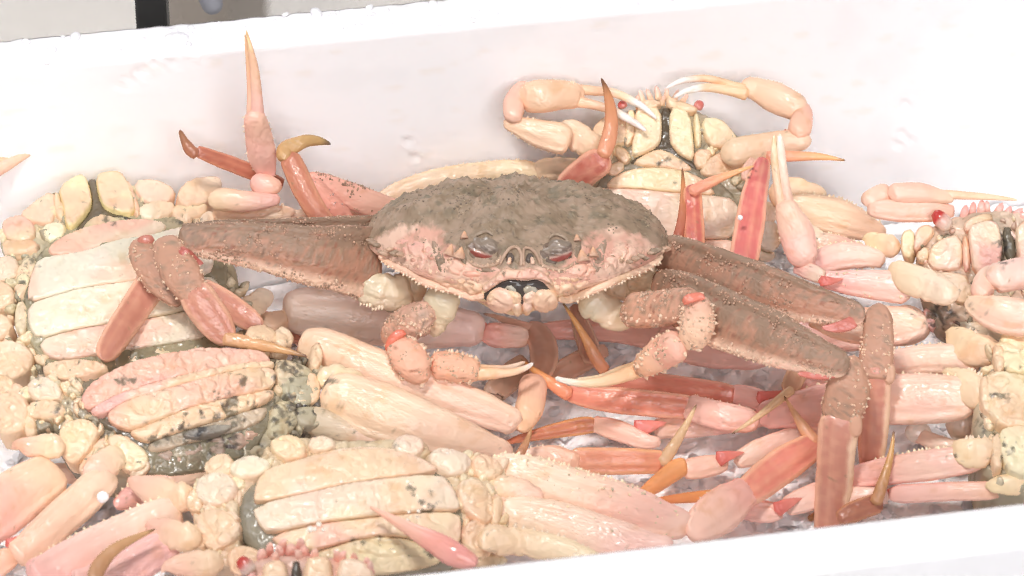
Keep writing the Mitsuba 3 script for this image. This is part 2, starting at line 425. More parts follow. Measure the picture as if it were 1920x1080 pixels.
def wall_mesh(face, length, step, dents=(), scratch=None):
    """a foam wall: profile (d, z) extruded along the box with a rounded inner edge and the scalloped outer edge of moulded foam"""
    prof, sgn = face
    prof = np.asarray(prof, float)
    seg = np.linalg.norm(np.roll(prof, -1, 0) - prof, axis=1)
    pts = []
    for i in range(len(prof)):
        k = max(1, int(seg[i] / (0.0012 if seg[i] < .2 else .004)))
        pts += [prof[i] + (prof[(i + 1) % len(prof)] - prof[i]) * j / k for j in range(k)]
    pts = np.array(pts)
    l = np.arange(-length, length + step / 2, step)
    n, a = len(l), len(pts)
    x = at_box(np.repeat(l, a), np.tile(pts[:, 0], n), np.tile(pts[:, 1], n))
    q = np.stack([np.repeat(l, a), np.tile(pts[:, 0], n), np.tile(pts[:, 1], n)], 1) * 1000
    x = x + DEEP * (0.0003 * (meshkit.fbm(q / 30, 2, 4) - .5))[:, None]
    edge = np.exp(-(((q[:, 2] - RIM) / 2.2) ** 2)) * np.exp(-((q[:, 1] - prof[2][0] * 1000) / 3.0) ** 2)
    x = x - np.array([0, 0, 1]) * (0.0011 * edge * meshkit.noise(q / 3.2, 9))[:, None]
    if len(dents):
        for cx, cy, r, dp in dents:
            d = ray(cx, cy)
            t = ((BACK0 - EYE) @ DEEP) / (d @ DEEP)
            c = EYE + d * t
            dd = np.linalg.norm(x - c, axis=1) / (r * MM)
            x = x + DEEP * (dp * MM * (np.exp(-dd ** 2) - 0.45 * np.exp(-((dd - 1.7) / .5) ** 2)) * (0.7 + .6 * meshkit.noise(x / MM * 1.1, 3)))[:, None]
    if scratch:                                    # the torn gouge below the rim
        (ax, ay), (bx, by) = scratch
        pa, pb = [EYE + ray(*s) * (((BACK0 - EYE) @ DEEP) / (ray(*s) @ DEEP)) for s in ((ax, ay), (bx, by))]
        e = pb - pa
        t = np.clip(((x - pa) @ e) / (e @ e), 0, 1)
        dd = np.linalg.norm(x - pa - t[:, None] * e, axis=1)
        wob = meshkit.noise(x / MM * .5, 14)
        x = x + DEEP * (MM * 1.7 * np.exp(-(dd / (0.0035 * (.5 + t))) ** 2) * (wob - .32))[:, None]
    i, j = np.meshgrid(np.arange(n - 1), np.arange(a), indexing='ij')
    qd = np.stack([i * a + j, (i + 1) * a + j, (i + 1) * a + (j + 1) % a, i * a + (j + 1) % a], -1).reshape(-1, 4)
    f = np.vstack([qd[:, [0, 1, 2]], qd[:, [0, 2, 3]]])
    if sgn < 0:
        f = f[:, ::-1]
    m = Mesh()
    c = np.tile(FOAM, (len(x), 1)) * (1 - .03 * sstep(.5, .75, meshkit.fbm(q / 14, 3, 8)))[:, None]
    st = sstep(.66, .8, meshkit.fbm(q / np.array([9, 9, 5]), 3, 21))
    c = mixc(c, (.86, .78, .70), .35 * st)
    m.add(x, f, c)
    return m, l, pts


H = RIM * MM
ch = 0.0016
wall_mesh(([(WIDTH, FLOOR - .02), (WIDTH + WALL, FLOOR - .02), (WIDTH + WALL, H), (WIDTH + ch, H), (WIDTH + ch * .3, H - ch * .3), (WIDTH, H - ch)], 1), 0.31, 0.0012, DENTS, ((228, 160), (345, 100)))[0].put('foam_box__back_wall', 'foam')
wall_mesh(([(0, FLOOR - .02), (-WALL, FLOOR - .02), (-WALL, H - ch), (-WALL + ch, H), (-ch * 1.5, H), (-ch * .5, H - ch * .5), (0, H - ch * 1.5)], -1), 0.31, 0.0025)[0].put('foam_box__front_wall', 'foam')
for key, l0, l1 in (('foam_box__end_wall', -.31 - WALL, -.31), ('foam_box__end_wall_001', .31, .31 + WALL), ('foam_box__floor', -.31, .31)):
    b = trimesh.creation.box((1, 1, 1))
    z0, z1 = (FLOOR - .02, FLOOR) if 'floor' in key else (FLOOR - .02, H - .001)
    d0, d1 = (.0, WIDTH) if 'floor' in key else (-WALL, WIDTH + WALL)
    b.vertices = at_box(np.where(b.vertices[:, 0] < 0, l0, l1), np.where(b.vertices[:, 1] < 0, d0, d1), np.where(b.vertices[:, 2] < 0, z0, z1))
    scene[key] = mikit.ply(b, 'foam', smooth=False, color=np.tile(FOAM, (8, 1)))
labels['foam_box'] = {'label': 'white moulded foam box with droplets on its rim, holding the crabs on ice', 'category': 'foam box'}

# water drops on the rim of the back wall
m = trimesh.creation.icosphere(subdivisions=2)
drops = []
for k in range(230):
    l, d = rng.uniform(-.20, .17), WIDTH + rng.uniform(.0015, WALL - .0008)
    r = rng.uniform(.0003, .0012) * (1.5 if rng.random() < .12 else 1)
    v = m.vertices * [r * rng.uniform(1, 1.7), r, r * .55]
    a = rng.uniform(0, 3.1)
    v = v @ np.array([[math.cos(a), math.sin(a), 0], [-math.sin(a), math.cos(a), 0], [0, 0, 1]])
    drops.append(trimesh.Trimesh(at_box(np.array(l), np.array(d), np.array(H)) + v, m.faces, process=False))
big = P(332., 70., RIM)
for rr, hh, cc in ((.0030, .0008, 0), (.0016, .0012, 1)):
    drops.append(trimesh.Trimesh(big + m.vertices * [rr * 1.25, rr, hh], m.faces, process=False))
scene['water'] = {'type': 'principled', 'base_color': {'type': 'rgb', 'value': [.86, .84, .87]}, 'roughness': .06, 'specular': .5, 'clearcoat': .6}
scene['foam_box__water_drops'] = mikit.ply(trimesh.util.concatenate(drops), 'water', smooth=True)
labels['foam_box__water_drops'] = {'label': 'scattered clear water drops on the rim', 'kind': 'stuff'}

# crushed ice
n1, n2 = 420, 250
L, D_ = np.meshgrid(np.linspace(-.30, .30, n1), np.linspace(.001, WIDTH - .001, n2), indexing='ij')
q = np.stack([L, D_, L * 0], -1) * 1000


def ice_height(q):
    a = meshkit.fbm(q / 16, 3, 5) * 8 - 4
    w = meshkit.noise(q / 3.4, 6) * 2.4 + np.abs(meshkit.noise(q / 1.7, 7) - .5) * 2.6
    return a + w - 4.0


x = at_box(L, D_, ice_height(q) * MM).reshape(-1, 3)
i, j = np.meshgrid(np.arange(n1 - 1), np.arange(n2 - 1), indexing='ij')
f = np.stack([i * n2 + j, (i + 1) * n2 + j, (i + 1) * n2 + j + 1, i * n2 + j + 1], -1).reshape(-1, 4)
scene['ice_grain'] = {'type': 'twosided', 'b': {'type': 'bumpmap', 'arbitrary': mikit.proc(lambda p, n, uv: 0.0005 * mikit.noise(p.x * 500, p.y * 500, p.z * 500) + 0.0002 * mikit.noise(p.x * 1700, p.y * 1700, p.z * 1700), 2e-4),
                      'b': {'type': 'principled', 'base_color': {'type': 'rgb', 'value': [.93, .90, .90]}, 'roughness': 0.16, 'specular': 0.5, 'clearcoat': .5}}}
scene['ice__crush'] = mikit.ply((x, f), 'ice_grain', smooth=True)
labels['ice'] = {'label': 'bed of crushed wet ice filling the foam box', 'category': 'ice', 'kind': 'stuff'}
labels['ice__crush'] = {'label': 'packed crushed ice', 'kind': 'stuff'}
scene['ice_clear'] = {'type': 'principled', 'base_color': {'type': 'rgb', 'value': [.93, .91, .92]}, 'roughness': .08, 'spec_trans': .3, 'eta': 1.31}
chunks = []
for k in range(1700):
    l, d = rng.uniform(-.17, .17), rng.uniform(.01, WIDTH - .01)
    r = rng.uniform(.9, 3.4) * (1.9 if rng.random() < .12 else 1)
    pts = unit(rng.normal(size=(13, 3))) * rng.uniform(.75, 1.1, (13, 1)) * r * [1, 1, .75]
    h = ConvexHull(pts)
    tm = trimesh.Trimesh(pts, h.simplices, process=False)
    tm.fix_normals()
    z = float(ice_height(np.array([[l * 1000, d * 1000, 0]]))[0])
    tm.vertices = at_box(np.array(l), np.array(d), np.array(0)) + (tm.vertices + [0, 0, z + r * .42]) * MM
    chunks.append(tm)
scene['ice__chunk_heap'] = mikit.ply(trimesh.util.concatenate(chunks), 'ice_clear', smooth=False)
labels['ice__chunk_heap'] = {'label': 'clear ice chips', 'kind': 'stuff'}

# the counter the box stands on and what lies behind it
def block(key, lo, hi, colour, rough=.6, bevel=.002):
    b = trimesh.creation.box((1, 1, 1))
    hull = []
    lo, hi = np.array(lo, float), np.array(hi, float)
    c, e = (lo + hi) / 2, (hi - lo) / 2
    p = []
    for s in np.ndindex(2, 2, 2):
        g = np.array(s) * 2 - 1
        for k in range(3):
            o = e * g
            w = np.full(3, bevel)
            w[k] = 0
            p.append(c + o - g * w)
    h = trimesh.convex.convex_hull(np.array(p))
    scene[key] = mikit.ply(h, {'type': 'twosided', 'b': {'type': 'principled', 'base_color': colour if isinstance(colour, dict) else {'type': 'rgb', 'value': list(colour)}, 'roughness': rough, 'specular': .4}}, smooth=False)


def terrazzo(p, n, uv):
    a = mikit.fbm(p.x * 5, p.y * 5, p.z * 5, octaves=3)
    return mikit.mix((.78, .73, .68), (.50, .475, .44), mikit.smoothstep(.48, .70, a))


TOP = FLOOR - .0205
block('counter', (-.9, -.42, TOP - .04), (.9, .115, TOP), (.55, .54, .54))
labels['counter'] = {'label': 'grey counter top carrying the foam box', 'category': 'counter', 'kind': 'structure'}
g = trimesh.creation.box((14, 14, .1))
g.apply_translation((0, 3, -.95))
scene['floor'] = mikit.ply(g, {'type': 'twosided', 'b': {'type': 'principled', 'base_color': mikit.proc(terrazzo), 'roughness': .5, 'specular': .4}}, smooth=False)
labels['floor'] = {'label': 'pale beige hall floor with grey blotches', 'category': 'floor', 'kind': 'structure'}
# ---------------------------------------------------------------- one leg segment, one plate as an entry of its own
def seg(key, pts, *a, bsdf='wet_shell', **k):
    m = Mesh()
    k.setdefault('seed', (len(scene) * 7) % 97 + 1)
    limb(m, pts, *a, **k)
    return m.put(key, bsdf)


def pad(key, surf, poly, col, bsdf='wet_shell', **k):
    m = Mesh()
    k.setdefault('seed', (len(scene) * 7) % 97 + 1)
    plate(m, surf, poly, col, **k)
    return m.put(key, bsdf)


# ---------------------------------------------------------------- the live crab
LC = 'crab'
labels[LC] = {'label': 'live brown mud-dusted crab facing forward, standing over the upturned pale crabs', 'category': 'crab'}
PITCH = math.radians(22)
LO = P(968., 464., 50.)
LX = unit(np.array([1, -.03, -.02]))
LZ = unit(np.array([0.02, math.sin(PITCH), math.cos(PITCH)]))
LY = np.cross(LZ, LX)
LX = np.cross(LY, LZ)


def to_world(q):
    return LO + q[:, :1] * MM * LX + q[:, 1:2] * MM * LY + q[:, 2:] * MM * LZ


na, nr = 360, 90
th = np.arange(na) / na * 2 * math.pi
ct, st = np.cos(th), np.sin(th)
pw = 2.05 + .25 * (st > 0)
rad = 1 / (np.abs(ct / 44.3) ** pw + np.abs(st / np.where(st > 0, 38, 37)) ** pw) ** (1 / pw)
rad = rad * (1 - .055 * np.exp(-((np.abs(np.angle(np.exp(1j * (th + math.pi / 2)))) - .95) / .22) ** 2))   # the hollow beside each eye
rad = rad + 1.6 * np.exp(-((th - 1.5 * math.pi) / .13) ** 2)
s = np.sin(np.linspace(0, 1, nr) * math.pi / 2) ** 1.0
XX, YY = (s[:, None] * (rad * ct)[None]), (s[:, None] * (rad * st)[None] + 3.0)
front = sstep(5, -36, YY)
ztop = 16.6 * (1 - s[:, None] ** 3.0) ** .62 * (1 + 0 * XX)
ztop = ztop - 1.6 * np.exp(-((XX - 0) / 40) ** 2 - ((YY + 22) / 9) ** 2)
for bx, by, r, hgt in ((0, -10, 9, 3.0), (-17, 6, 11, 2.6), (17, 6, 11, 2.6), (0, 16, 9, 2.4), (-9, -24, 6, 1.2), (9, -24, 6, 1.2), (-28, -8, 8, 2.2), (28, -8, 8, 2.2), (-33, 8, 7, .8), (33, 8, 7, .8)):
    ztop = ztop + hgt * np.exp(-((XX - bx) ** 2 + (YY - by) ** 2) / (r * .72) ** 2)
for bx, by, r, dp in ((-10, -3, 4, 2.2), (10, -3, 4, 2.2), (-17, -17, 4.5, 2.6), (17, -17, 4.5, 2.6), (-6, 7, 3, .9), (6, 7, 3, .9), (-24, -22, 3.5, 2.2), (24, -22, 3.5, 2.2)):
    ztop = ztop - dp * np.exp(-((XX - bx) ** 2 + (YY - by) ** 2) / r ** 2)
zbot = -(4.5 + 12.5 * np.exp(-(XX / 18) ** 2)) * (1 - s[:, None] ** 3.2) ** .42 * (1 + 0 * XX)
rimz = 2.0 * sstep(20, 44, np.abs(XX)) * (1 - front * .6) - 2.5 * front * sstep(6, 26, np.abs(XX))
ztop, zbot = ztop + rimz * s[:, None] ** 4, zbot + rimz * s[:, None] ** 4
topv = np.stack([XX, YY, ztop], -1).reshape(-1, 3)
botv = np.stack([XX, YY, zbot], -1)[:-1].reshape(-1, 3)
r_ = np.random.default_rng(5)
lump = meshkit.fbm(topv / 3.4, 4, 3) - .5
fade = np.minimum(1, (1.02 - np.repeat(s, na)) / .05)
topv[:, 2] += (lump * 2.2 + .5 * (meshkit.noise(topv / 1.1, 8) - .5)) * fade
tub_xy = np.stack([r_.uniform(-42, 42, 420), r_.uniform(-34, 38, 420)], 1)
tub_r = r_.uniform(.35, 1.0, 420)
for (bx, by), r in zip(tub_xy, tub_r):
    d2 = (topv[:, 0] - bx) ** 2 + (topv[:, 1] - by) ** 2
    k = d2 < (2.6 * r) ** 2
    topv[k, 2] += 1.15 * r * np.exp(-d2[k] / (r * r * .9)) * fade[k]
i, j = np.meshgrid(np.arange(nr - 1), np.arange(na), indexing='ij')
qd = np.stack([i * na + j, (i + 1) * na + j, (i + 1) * na + (j + 1) % na, i * na + (j + 1) % na], -1).reshape(-1, 4)
ft = np.vstack([qd[:, [0, 1, 2]], qd[:, [0, 2, 3]]])
N = len(topv)
bi = np.arange(nr * na).reshape(nr, na)
bi = np.vstack([bi[:-1] + N, np.arange((nr - 1) * na, nr * na)[None]])
qb = np.stack([bi[:-1], np.roll(bi[:-1], -1, 1), np.roll(bi[1:], -1, 1), bi[1:]], -1).reshape(-1, 4)
fb = np.vstack([qb[:, [0, 1, 2]], qb[:, [0, 2, 3]]])
loc = np.vstack([topv, botv])
world = to_world(loc)
q = loc
zb = 1.5 + 8.0 * sstep(11, 25, np.abs(q[:, 0])) - 26 * sstep(-16, 6, q[:, 1]) + 5 * (meshkit.fbm(q / 4.0, 4, 6) - .5)
mudk = sstep(-1.2, 1.2, q[:, 2] - zb + 3.5 * (meshkit.fbm(q / 1.5, 3, 61) - .5))
base = mixc((.74, .50, .38), (.66, .36, .27), sstep(.42, .62, meshkit.fbm(q / 6, 3, 8)))
base = mixc(base, (.46, .28, .20), .75 * sstep(.50, .66, meshkit.fbm(q / 1.9, 3, 28)))
base = mixc(base, (.82, .66, .42), sstep(-2, -8, q[:, 2]) * sstep(.3, .5, meshkit.fbm(q / 2.5, 3, 29)))
mudc = mixc((.28, .198, .132), (.36, .252, .178), sstep(.38, .62, meshkit.fbm(q / 5, 4, 11)))
mudc = mixc(mudc, (.18, .145, .095), .8 * sstep(.55, .72, meshkit.fbm(q / 3.2, 4, 17)))
mudc = mixc(mudc, (.40, .31, .22), .8 * sstep(.80, .9, meshkit.noise(q * 1.4, 19)))
mudc = mixc(mudc, (.10, .085, .06), .7 * sstep(.82, .9, meshkit.noise(q * 1.7, 23)))
colr = mixc(base, mudc, mudk)
m = Mesh()
m.add(world, np.vstack([ft, fb]), colr)
side = np.concatenate([np.linspace(-.75, .55, 22), math.pi - np.linspace(-.75, .55, 22)])
sx, sy = 44.3 * np.sign(np.cos(side)) * np.abs(np.cos(side)) ** .93, 37.5 * np.sin(side) + 3
sxy = to_world(np.stack([sx * .99, sy * .99, 1.6 + r_.uniform(-.8, 1.2, 44)], 1))
sd = unit((sxy - LO) + LZ * .004)
m.blobs(sxy, r_.uniform(.55, 1.15, 44) * MM, sd, mixc((.25, .18, .125), (.62, .40, .28), r_.uniform(0, 1, 44)), 1.8)
# row of tubercles round the back margin of the carapace
back = np.linspace(.02, math.pi - .02, 46)
bx = 44.0 * np.cos(back) * .985
by = 38 * np.sin(back) * .985 + 3
bp = to_world(np.stack([bx, by, 1.5 + 1.4 * (np.abs(bx) > 30)], 1))
m.blobs(bp, r_.uniform(.5, 1.0, 46) * MM, np.tile(unit(LZ + .6 * LY), (46, 1)), mixc((.2, .15, .1), (.42, .28, .2), r_.uniform(0, 1, 46)), 1.3)
kk = r_.choice(nr * na - 8 * na, 2400, replace=False) + 6 * na
kk = kk[meshkit.noise(topv[kk] / 5.5, 71) + r_.uniform(-.1, .1, len(kk)) > .64]
m.blobs(world[kk], r_.uniform(.16, .40, len(kk)) * MM, np.tile(LZ, (len(kk), 1)), mixc((.42, .32, .22), (.15, .11, .08), r_.uniform(0, 1, len(kk)) ** .6), .9)
m.put(LC + '__carapace', 'rough_shell')

tri = np.vstack([ft, fb])
fn = np.cross(world[tri[:, 1]] - world[tri[:, 0]], world[tri[:, 2]] - world[tri[:, 0]])
vn = np.zeros_like(world)
for k in range(3):
    np.add.at(vn, tri[:, k], fn)
vn = unit(vn)
see = ((EYE - world) * vn).sum(1) > 0
# smooth the sight-to-surface lookup by thinning
px_ = pix(world[see])
sel = np.arange(len(px_))[::3]
_lin = LinearNDInterpolator(px_[sel], np.hstack([world[see][sel], vn[see][sel]]))
_near = NearestNDInterpolator(px_[sel], np.hstack([world[see][sel], vn[see][sel]]))


def face_at(q):
    r = _lin(q)
    bad = ~np.isfinite(r[:, 0])
    if bad.any():
        r[bad] = _near(q[bad])
        d = unit(ray(q[bad][:, 0], q[bad][:, 1]))
        r[bad, :3] = EYE + d * ((r[bad, :3] - EYE) * d).sum(1)[:, None]
    return r[:, :3], unit(r[:, 3:] * .7 - .3 * FWD)


FP = (.70, .38, .30)
fk = dict(g=2.6, bsdf='rough_shell')
for nm, poly, col, kw in (
    ('cheek', [(733, 447), (760, 440), (800, 452), (822, 470), (828, 500), (818, 524), (780, 512), (752, 492), (738, 472)], FP, dict(high=1.2, r=12, off=.55, crown=.8)),
    ('cheek', [(1122, 478), (1150, 458), (1185, 452), (1212, 462), (1208, 488), (1172, 506), (1136, 518), (1120, 502)], FP, dict(high=1.2, r=12, off=.55, crown=.8)),
    ('brow_plate', [(826, 500), (848, 478), (882, 498), (906, 512), (898, 524), (850, 520)], (.82, .46, .33), dict(high=1.2, r=8, off=.9, crown=.6)),
    ('brow_plate', [(1046, 510), (1068, 496), (1100, 490), (1124, 505), (1112, 522), (1070, 520)], (.82, .47, .34), dict(high=1.2, r=8, off=.9, crown=.6)),
    ('jaw_plate', [(806, 520), (850, 520), (900, 526), (910, 546), (888, 556), (858, 548), (826, 540)], (.86, .58, .40), dict(high=1.2, r=8, off=1.0, crown=.6)),
    ('jaw_plate', [(1030, 520), (1062, 516), (1112, 526), (1100, 542), (1068, 556), (1040, 558)], (.86, .60, .42), dict(high=1.2, r=8, off=1.0, crown=.6)),
    ('lip', [(900, 540), (930, 516), (945, 500), (972, 506), (990, 500), (1012, 506), (1034, 522), (1042, 540), (1010, 522), (982, 526), (950, 522), (915, 546)], (.88, .74, .50), dict(high=1.4, r=9, off=1.5)),
):
    pad(f'{LC}__{nm}', face_at, poly, col, rim=(.66, .46, .33), wrinkle=.7, depth=3, stain=.22, c1=(.78, .50, .38), **kw, **fk)
pad(LC + '__mouth', face_at, [(896, 556), (922, 540), (948, 522), (985, 526), (1012, 522), (1036, 546), (1044, 562), (1000, 574), (930, 574)], (.06, .05, .045), bsdf='gloss', g=4, high=1.0, r=8, off=.8, depth=2)
for poly in ([(938, 543), (955, 530), (972, 540), (968, 552), (946, 552)], [(976, 540), (992, 530), (1012, 540), (1004, 552), (982, 552)]):
    pad(LC + '__mandible', face_at, poly, (.42, .39, .32), bsdf='gloss', g=2.5, high=1.0, r=6, off=1.2, depth=2)
for poly, c in (([(918, 552), (934, 541), (952, 544), (962, 556), (958, 574), (936, 578), (918, 566)], (.86, .60, .46)), ([(954, 544), (972, 550), (973, 562), (962, 562)], (.88, .60, .50)),
                ([(962, 564), (973, 564), (973, 584), (964, 580)], (.88, .66, .52)), ([(983, 552), (1000, 544), (998, 560), (984, 562)], (.88, .60, .50)),
                ([(998, 556), (1010, 543), (1030, 546), (1042, 556), (1036, 570), (1012, 576), (1000, 570)], (.88, .66, .48)), ([(982, 565), (994, 564), (990, 580), (982, 582)], (.88, .66, .52))):
    pad(LC + '__mouth_plate', face_at, poly, c, g=2.2, high=1.2, r=6, off=2.6, crown=.8, R=18, depth=3, c1=(.84, .62, .42), wrinkle=.4, grow=4.5)


def on(px, py, out=0.0):
    x, n = face_at(np.array([[px, py]], float))
    return x[0] + n[0] * out * MM


def bead_line(key, pts, rad_px, col, out=.6, bsdf='rough_shell', **k):
    """a raised ridge following the face through sight points"""
    zz = []
    for (a, b), r in zip(pts, rad_px):
        p = on(a, b, out)
        c = pix(p[None])[0]
        zz.append((c[0], c[1], p[2] / MM, r))
    return seg(key, zz, col, bsdf=bsdf, around=14, thick=.9, caps=(.9, .9), **k)


bead_line(LC + '__ridge', [(712, 478), (735, 492), (770, 508), (805, 528), (850, 540), (884, 553), (908, 550)], [4, 7, 8, 8, 8, 8, 6], (.86, .60, .42), spines=((20, 20, .34, .06, .8), (55, 12, .26, .1, .8)))
bead_line(LC + '__ridge', [(1046, 556), (1072, 556), (1100, 545), (1140, 528), (1180, 510), (1215, 496), (1240, 478)], [6, 8, 8, 8, 8, 7, 4], (.86, .62, .43), spines=((20, 20, .34, .2, .95), (55, 12, .26, .15, .9)))
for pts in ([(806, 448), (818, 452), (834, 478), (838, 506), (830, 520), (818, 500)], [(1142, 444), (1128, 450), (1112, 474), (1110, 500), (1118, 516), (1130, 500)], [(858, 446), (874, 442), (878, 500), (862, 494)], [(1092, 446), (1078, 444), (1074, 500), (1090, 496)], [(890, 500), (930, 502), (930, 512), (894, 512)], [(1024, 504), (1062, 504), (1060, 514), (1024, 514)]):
    pad(LC + '__face_furrow', face_at, pts, (.25, .18, .125), c1=(.38, .26, .19), high=.6, r=6, off=.35, depth=1.5, wrinkle=.6, **fk)  # mud-brown strips, darkened to stand for the shade in deep face grooves
# rostrum: nostril pits between arches
for a in ((957, 483), (994, 484)):
    pad(LC + '__nostril', face_at, [(a[0] - 10, a[1] + 10), (a[0] - 7, a[1] - 9), (a[0] + 6, a[1] - 10), (a[0] + 9, a[1] + 10)], (.13, .10, .085), bsdf='gloss', g=2.5, high=.8, r=5, off=.7, depth=1.5)
bead_line(LC + '__rostrum', [(938, 498), (946, 480), (956, 469), (970, 466), (976, 478), (975, 500)], [2.5, 3, 3.2, 3.2, 3, 3.5], (.46, .305, .215), out=.7, rough=.3)
bead_line(LC + '__rostrum', [(1012, 498), (1006, 480), (996, 469), (982, 467), (980, 480), (981, 500)], [2.5, 3, 3.2, 3.2, 3, 3.5], (.46, .305, .215), out=.7, rough=.3)
bead_line(LC + '__rostrum', [(957, 484), (955, 497)], [3, 4.5], (.72, .48, .35), out=1.6)
bead_line(LC + '__rostrum', [(995, 484), (997, 497)], [3, 4.5], (.72, .48, .35), out=1.6)


def eye(cx, cy, lean):
    c = on(cx, cy, -.7)
    right = unit(LX * math.cos(lean) - LZ * math.sin(lean))
    up = unit(LZ * math.cos(lean) + LX * math.sin(lean))
    out = np.cross(right, up)
    s_ = trimesh.creation.icosphere(subdivisions=4)
    q_ = s_.vertices
    fold = 1 + .10 * np.sin(q_[:, 0] * 5 + q_[:, 1] * 7 + 2 * meshkit.noise(q_ * 2, 6)) * (q_[:, 1] > -.15) + .12 * (meshkit.noise(q_ * 4, 3) - .5)
    q_ = q_ * fold[:, None]
    v_ = c + (q_[:, :1] * right * 4.6 + q_[:, 1:2] * up * 3.3 + q_[:, 2:] * out * 3.4) * MM
    lo = q_[:, 1] * .85 - q_[:, 2] * .15 + .10 * (meshkit.noise(q_ * 3, 4) - .5)
    col_ = mixc((.30, .075, .06), (.50, .33, .27), sstep(-.40, -.26, lo))
    col_ = mixc(col_, mixc((.34, .265, .22), (.17, .125, .10), sstep(.4, .6, meshkit.noise(q_ * 3.5, 12))), sstep(-.26, -.12, lo))
    col_ = mixc(col_, (.27, .21, .165), sstep(.25, .55, q_[:, 1]) * .9)
    mm_ = Mesh()
    mm_.add(v_, s_.faces, col_)
    mm_.put(LC + '__eye', 'gloss')
    f_ = -1 if cx < 970 else 1
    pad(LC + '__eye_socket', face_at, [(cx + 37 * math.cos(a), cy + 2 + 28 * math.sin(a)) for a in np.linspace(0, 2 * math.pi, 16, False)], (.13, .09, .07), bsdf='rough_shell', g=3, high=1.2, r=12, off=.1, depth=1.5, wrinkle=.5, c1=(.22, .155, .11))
    # brow spine, the arch over the stalk and the lower rim with its teeth
    bead_line(LC + '__eye_rim', [(cx - 16 * f_, cy - 22), (cx - 2 * f_, cy - 30), (cx + 14 * f_, cy - 24), (cx + 20 * f_, cy - 10)], [2.5, 3, 3, 2.5], (.34, .25, .18), out=.6, rough=.2)
    bead_line(LC + '__eye_rim', [(cx - 30 * f_, cy + 12), (cx - 26 * f_, cy + 26), (cx - 8 * f_, cy + 33), (cx + 14 * f_, cy + 33), (cx + 32 * f_, cy + 20)], [2.5, 3, 3.5, 3, 2.5], (.48, .32, .225), out=.3, rough=.25, spines=((45, 7, .28, .1, .9),), grain_c=(.60, .40, .27))
    m_ = Mesh()
    for (dx, dy, ex, ey, r) in ((48 * f_, 18, 41 * f_, 0, 14), (68 * f_, 12, 62 * f_, -4, 11), (38 * f_, -18, 35 * f_, -26, 8)):
        a_, b_ = on(cx + dx, cy + dy, .3), on(cx + ex, cy + ey, 1.5)
        pa, pb = pix(a_[None])[0], pix(b_[None])[0]
        limb(m_, [(pa[0], pa[1], a_[2] / MM, r), (pb[0], pb[1], b_[2] / MM, 1.2)], (.54, .33, .23), (.74, .42, .25), around=12, caps=(0, .8), seed=5)
    m_.put(LC + '__eye_spine', 'rough_shell')


eye(909, 466, .25)
eye(1044, 471, -.32)

for kx, (outer, n_) in enumerate((([(716, 470), (740, 450), (800, 452), (850, 475), (905, 505), (900, 540), (860, 535), (800, 515), (750, 490)], 70), ([(1046, 505), (1100, 475), (1150, 455), (1210, 460), (1215, 485), (1150, 515), (1080, 545), (1048, 545)], 70), ([(925, 505), (985, 500), (1030, 508), (1040, 540), (985, 524), (915, 545)], 24))):
    tissue(f'{LC}__face_bumps' + (f'_{kx:03d}' if kx else ''), face_at, outer, [], n_, [(.74, .46, .34), (.66, .36, .27), (.78, .56, .40), (.44, .28, .19)], size=(3, 7.5), seed=31 + kx, off=(.3, 1.0), stain=.15, bsdf='rough_shell')

# walking legs of the live crab: upper segment, knee, shank, toe
LU = dict(bsdf='rough_shell', live=True, power=2.9, around=48, grains=380, grain_c=(.58, .36, .25), groove=.34, crest=.30, rough=.05)
UP0, UP1 = (.40, .20, .13), (.47, .24, .16)


def live_leg(i, upper, knee, shank, toe, mud=.46, edge=174, nsp=34):
    k = f'{LC}__leg' + (f'_{i:03d}' if i else '')
    if upper:
        upper = [(a_, b_, z_, w_ * .92) for a_, b_, z_, w_ in upper]
        seg(k + '__upper_segment', upper, UP0, UP1, thick=.30, caps=(.3, .3), mud=mud, spines=tuple((edge + d_ if edge < 90 else edge - d_, nsp, z_, .06, .94) for d_, z_ in ((2, .36), (20, .34), (40, .24))) + ((180 - edge, 26, .2, .1, .95),), pits=1, flare=.06, mudside=(-.24 if edge < 90 else .24), edge=((1 if edge < 90 else -1), (.74, .50, .36), .35, .85), **LU)
    if knee:
        seg(k + '__knee', knee, (.50, .27, .18), (.50, .26, .17), thick=.5, caps=(.6, .25), mud=.15, crest=.1, power=2.8, groove=.10, live=True, bsdf='rough_shell', around=30, spines=((0, 12, .35, .1, .9), (180, 12, .35, .1, .9)), grain_c=(.85, .6, .42), grains=60)
    if shank:
        seg(k + '__shank', shank, (.74, .42, .28), (.72, .38, .25), band=REDLEG, thick=.5, caps=(.4, .4), groove=.16, crest=.14, power=2.6, edge=(-1, (.78, .53, .36), .42, .72) if i > 3 else None, live=True, bsdf='wet_leg', around=36)
    if toe:
        seg(k + '__toe', toe, (.66, .35, .18), (.62, .34, .15), tip=(BROWN, .72, 1.0), thick=.8, caps=(.6, .2), groove=.08, bsdf='wet_leg', around=18)
    return k


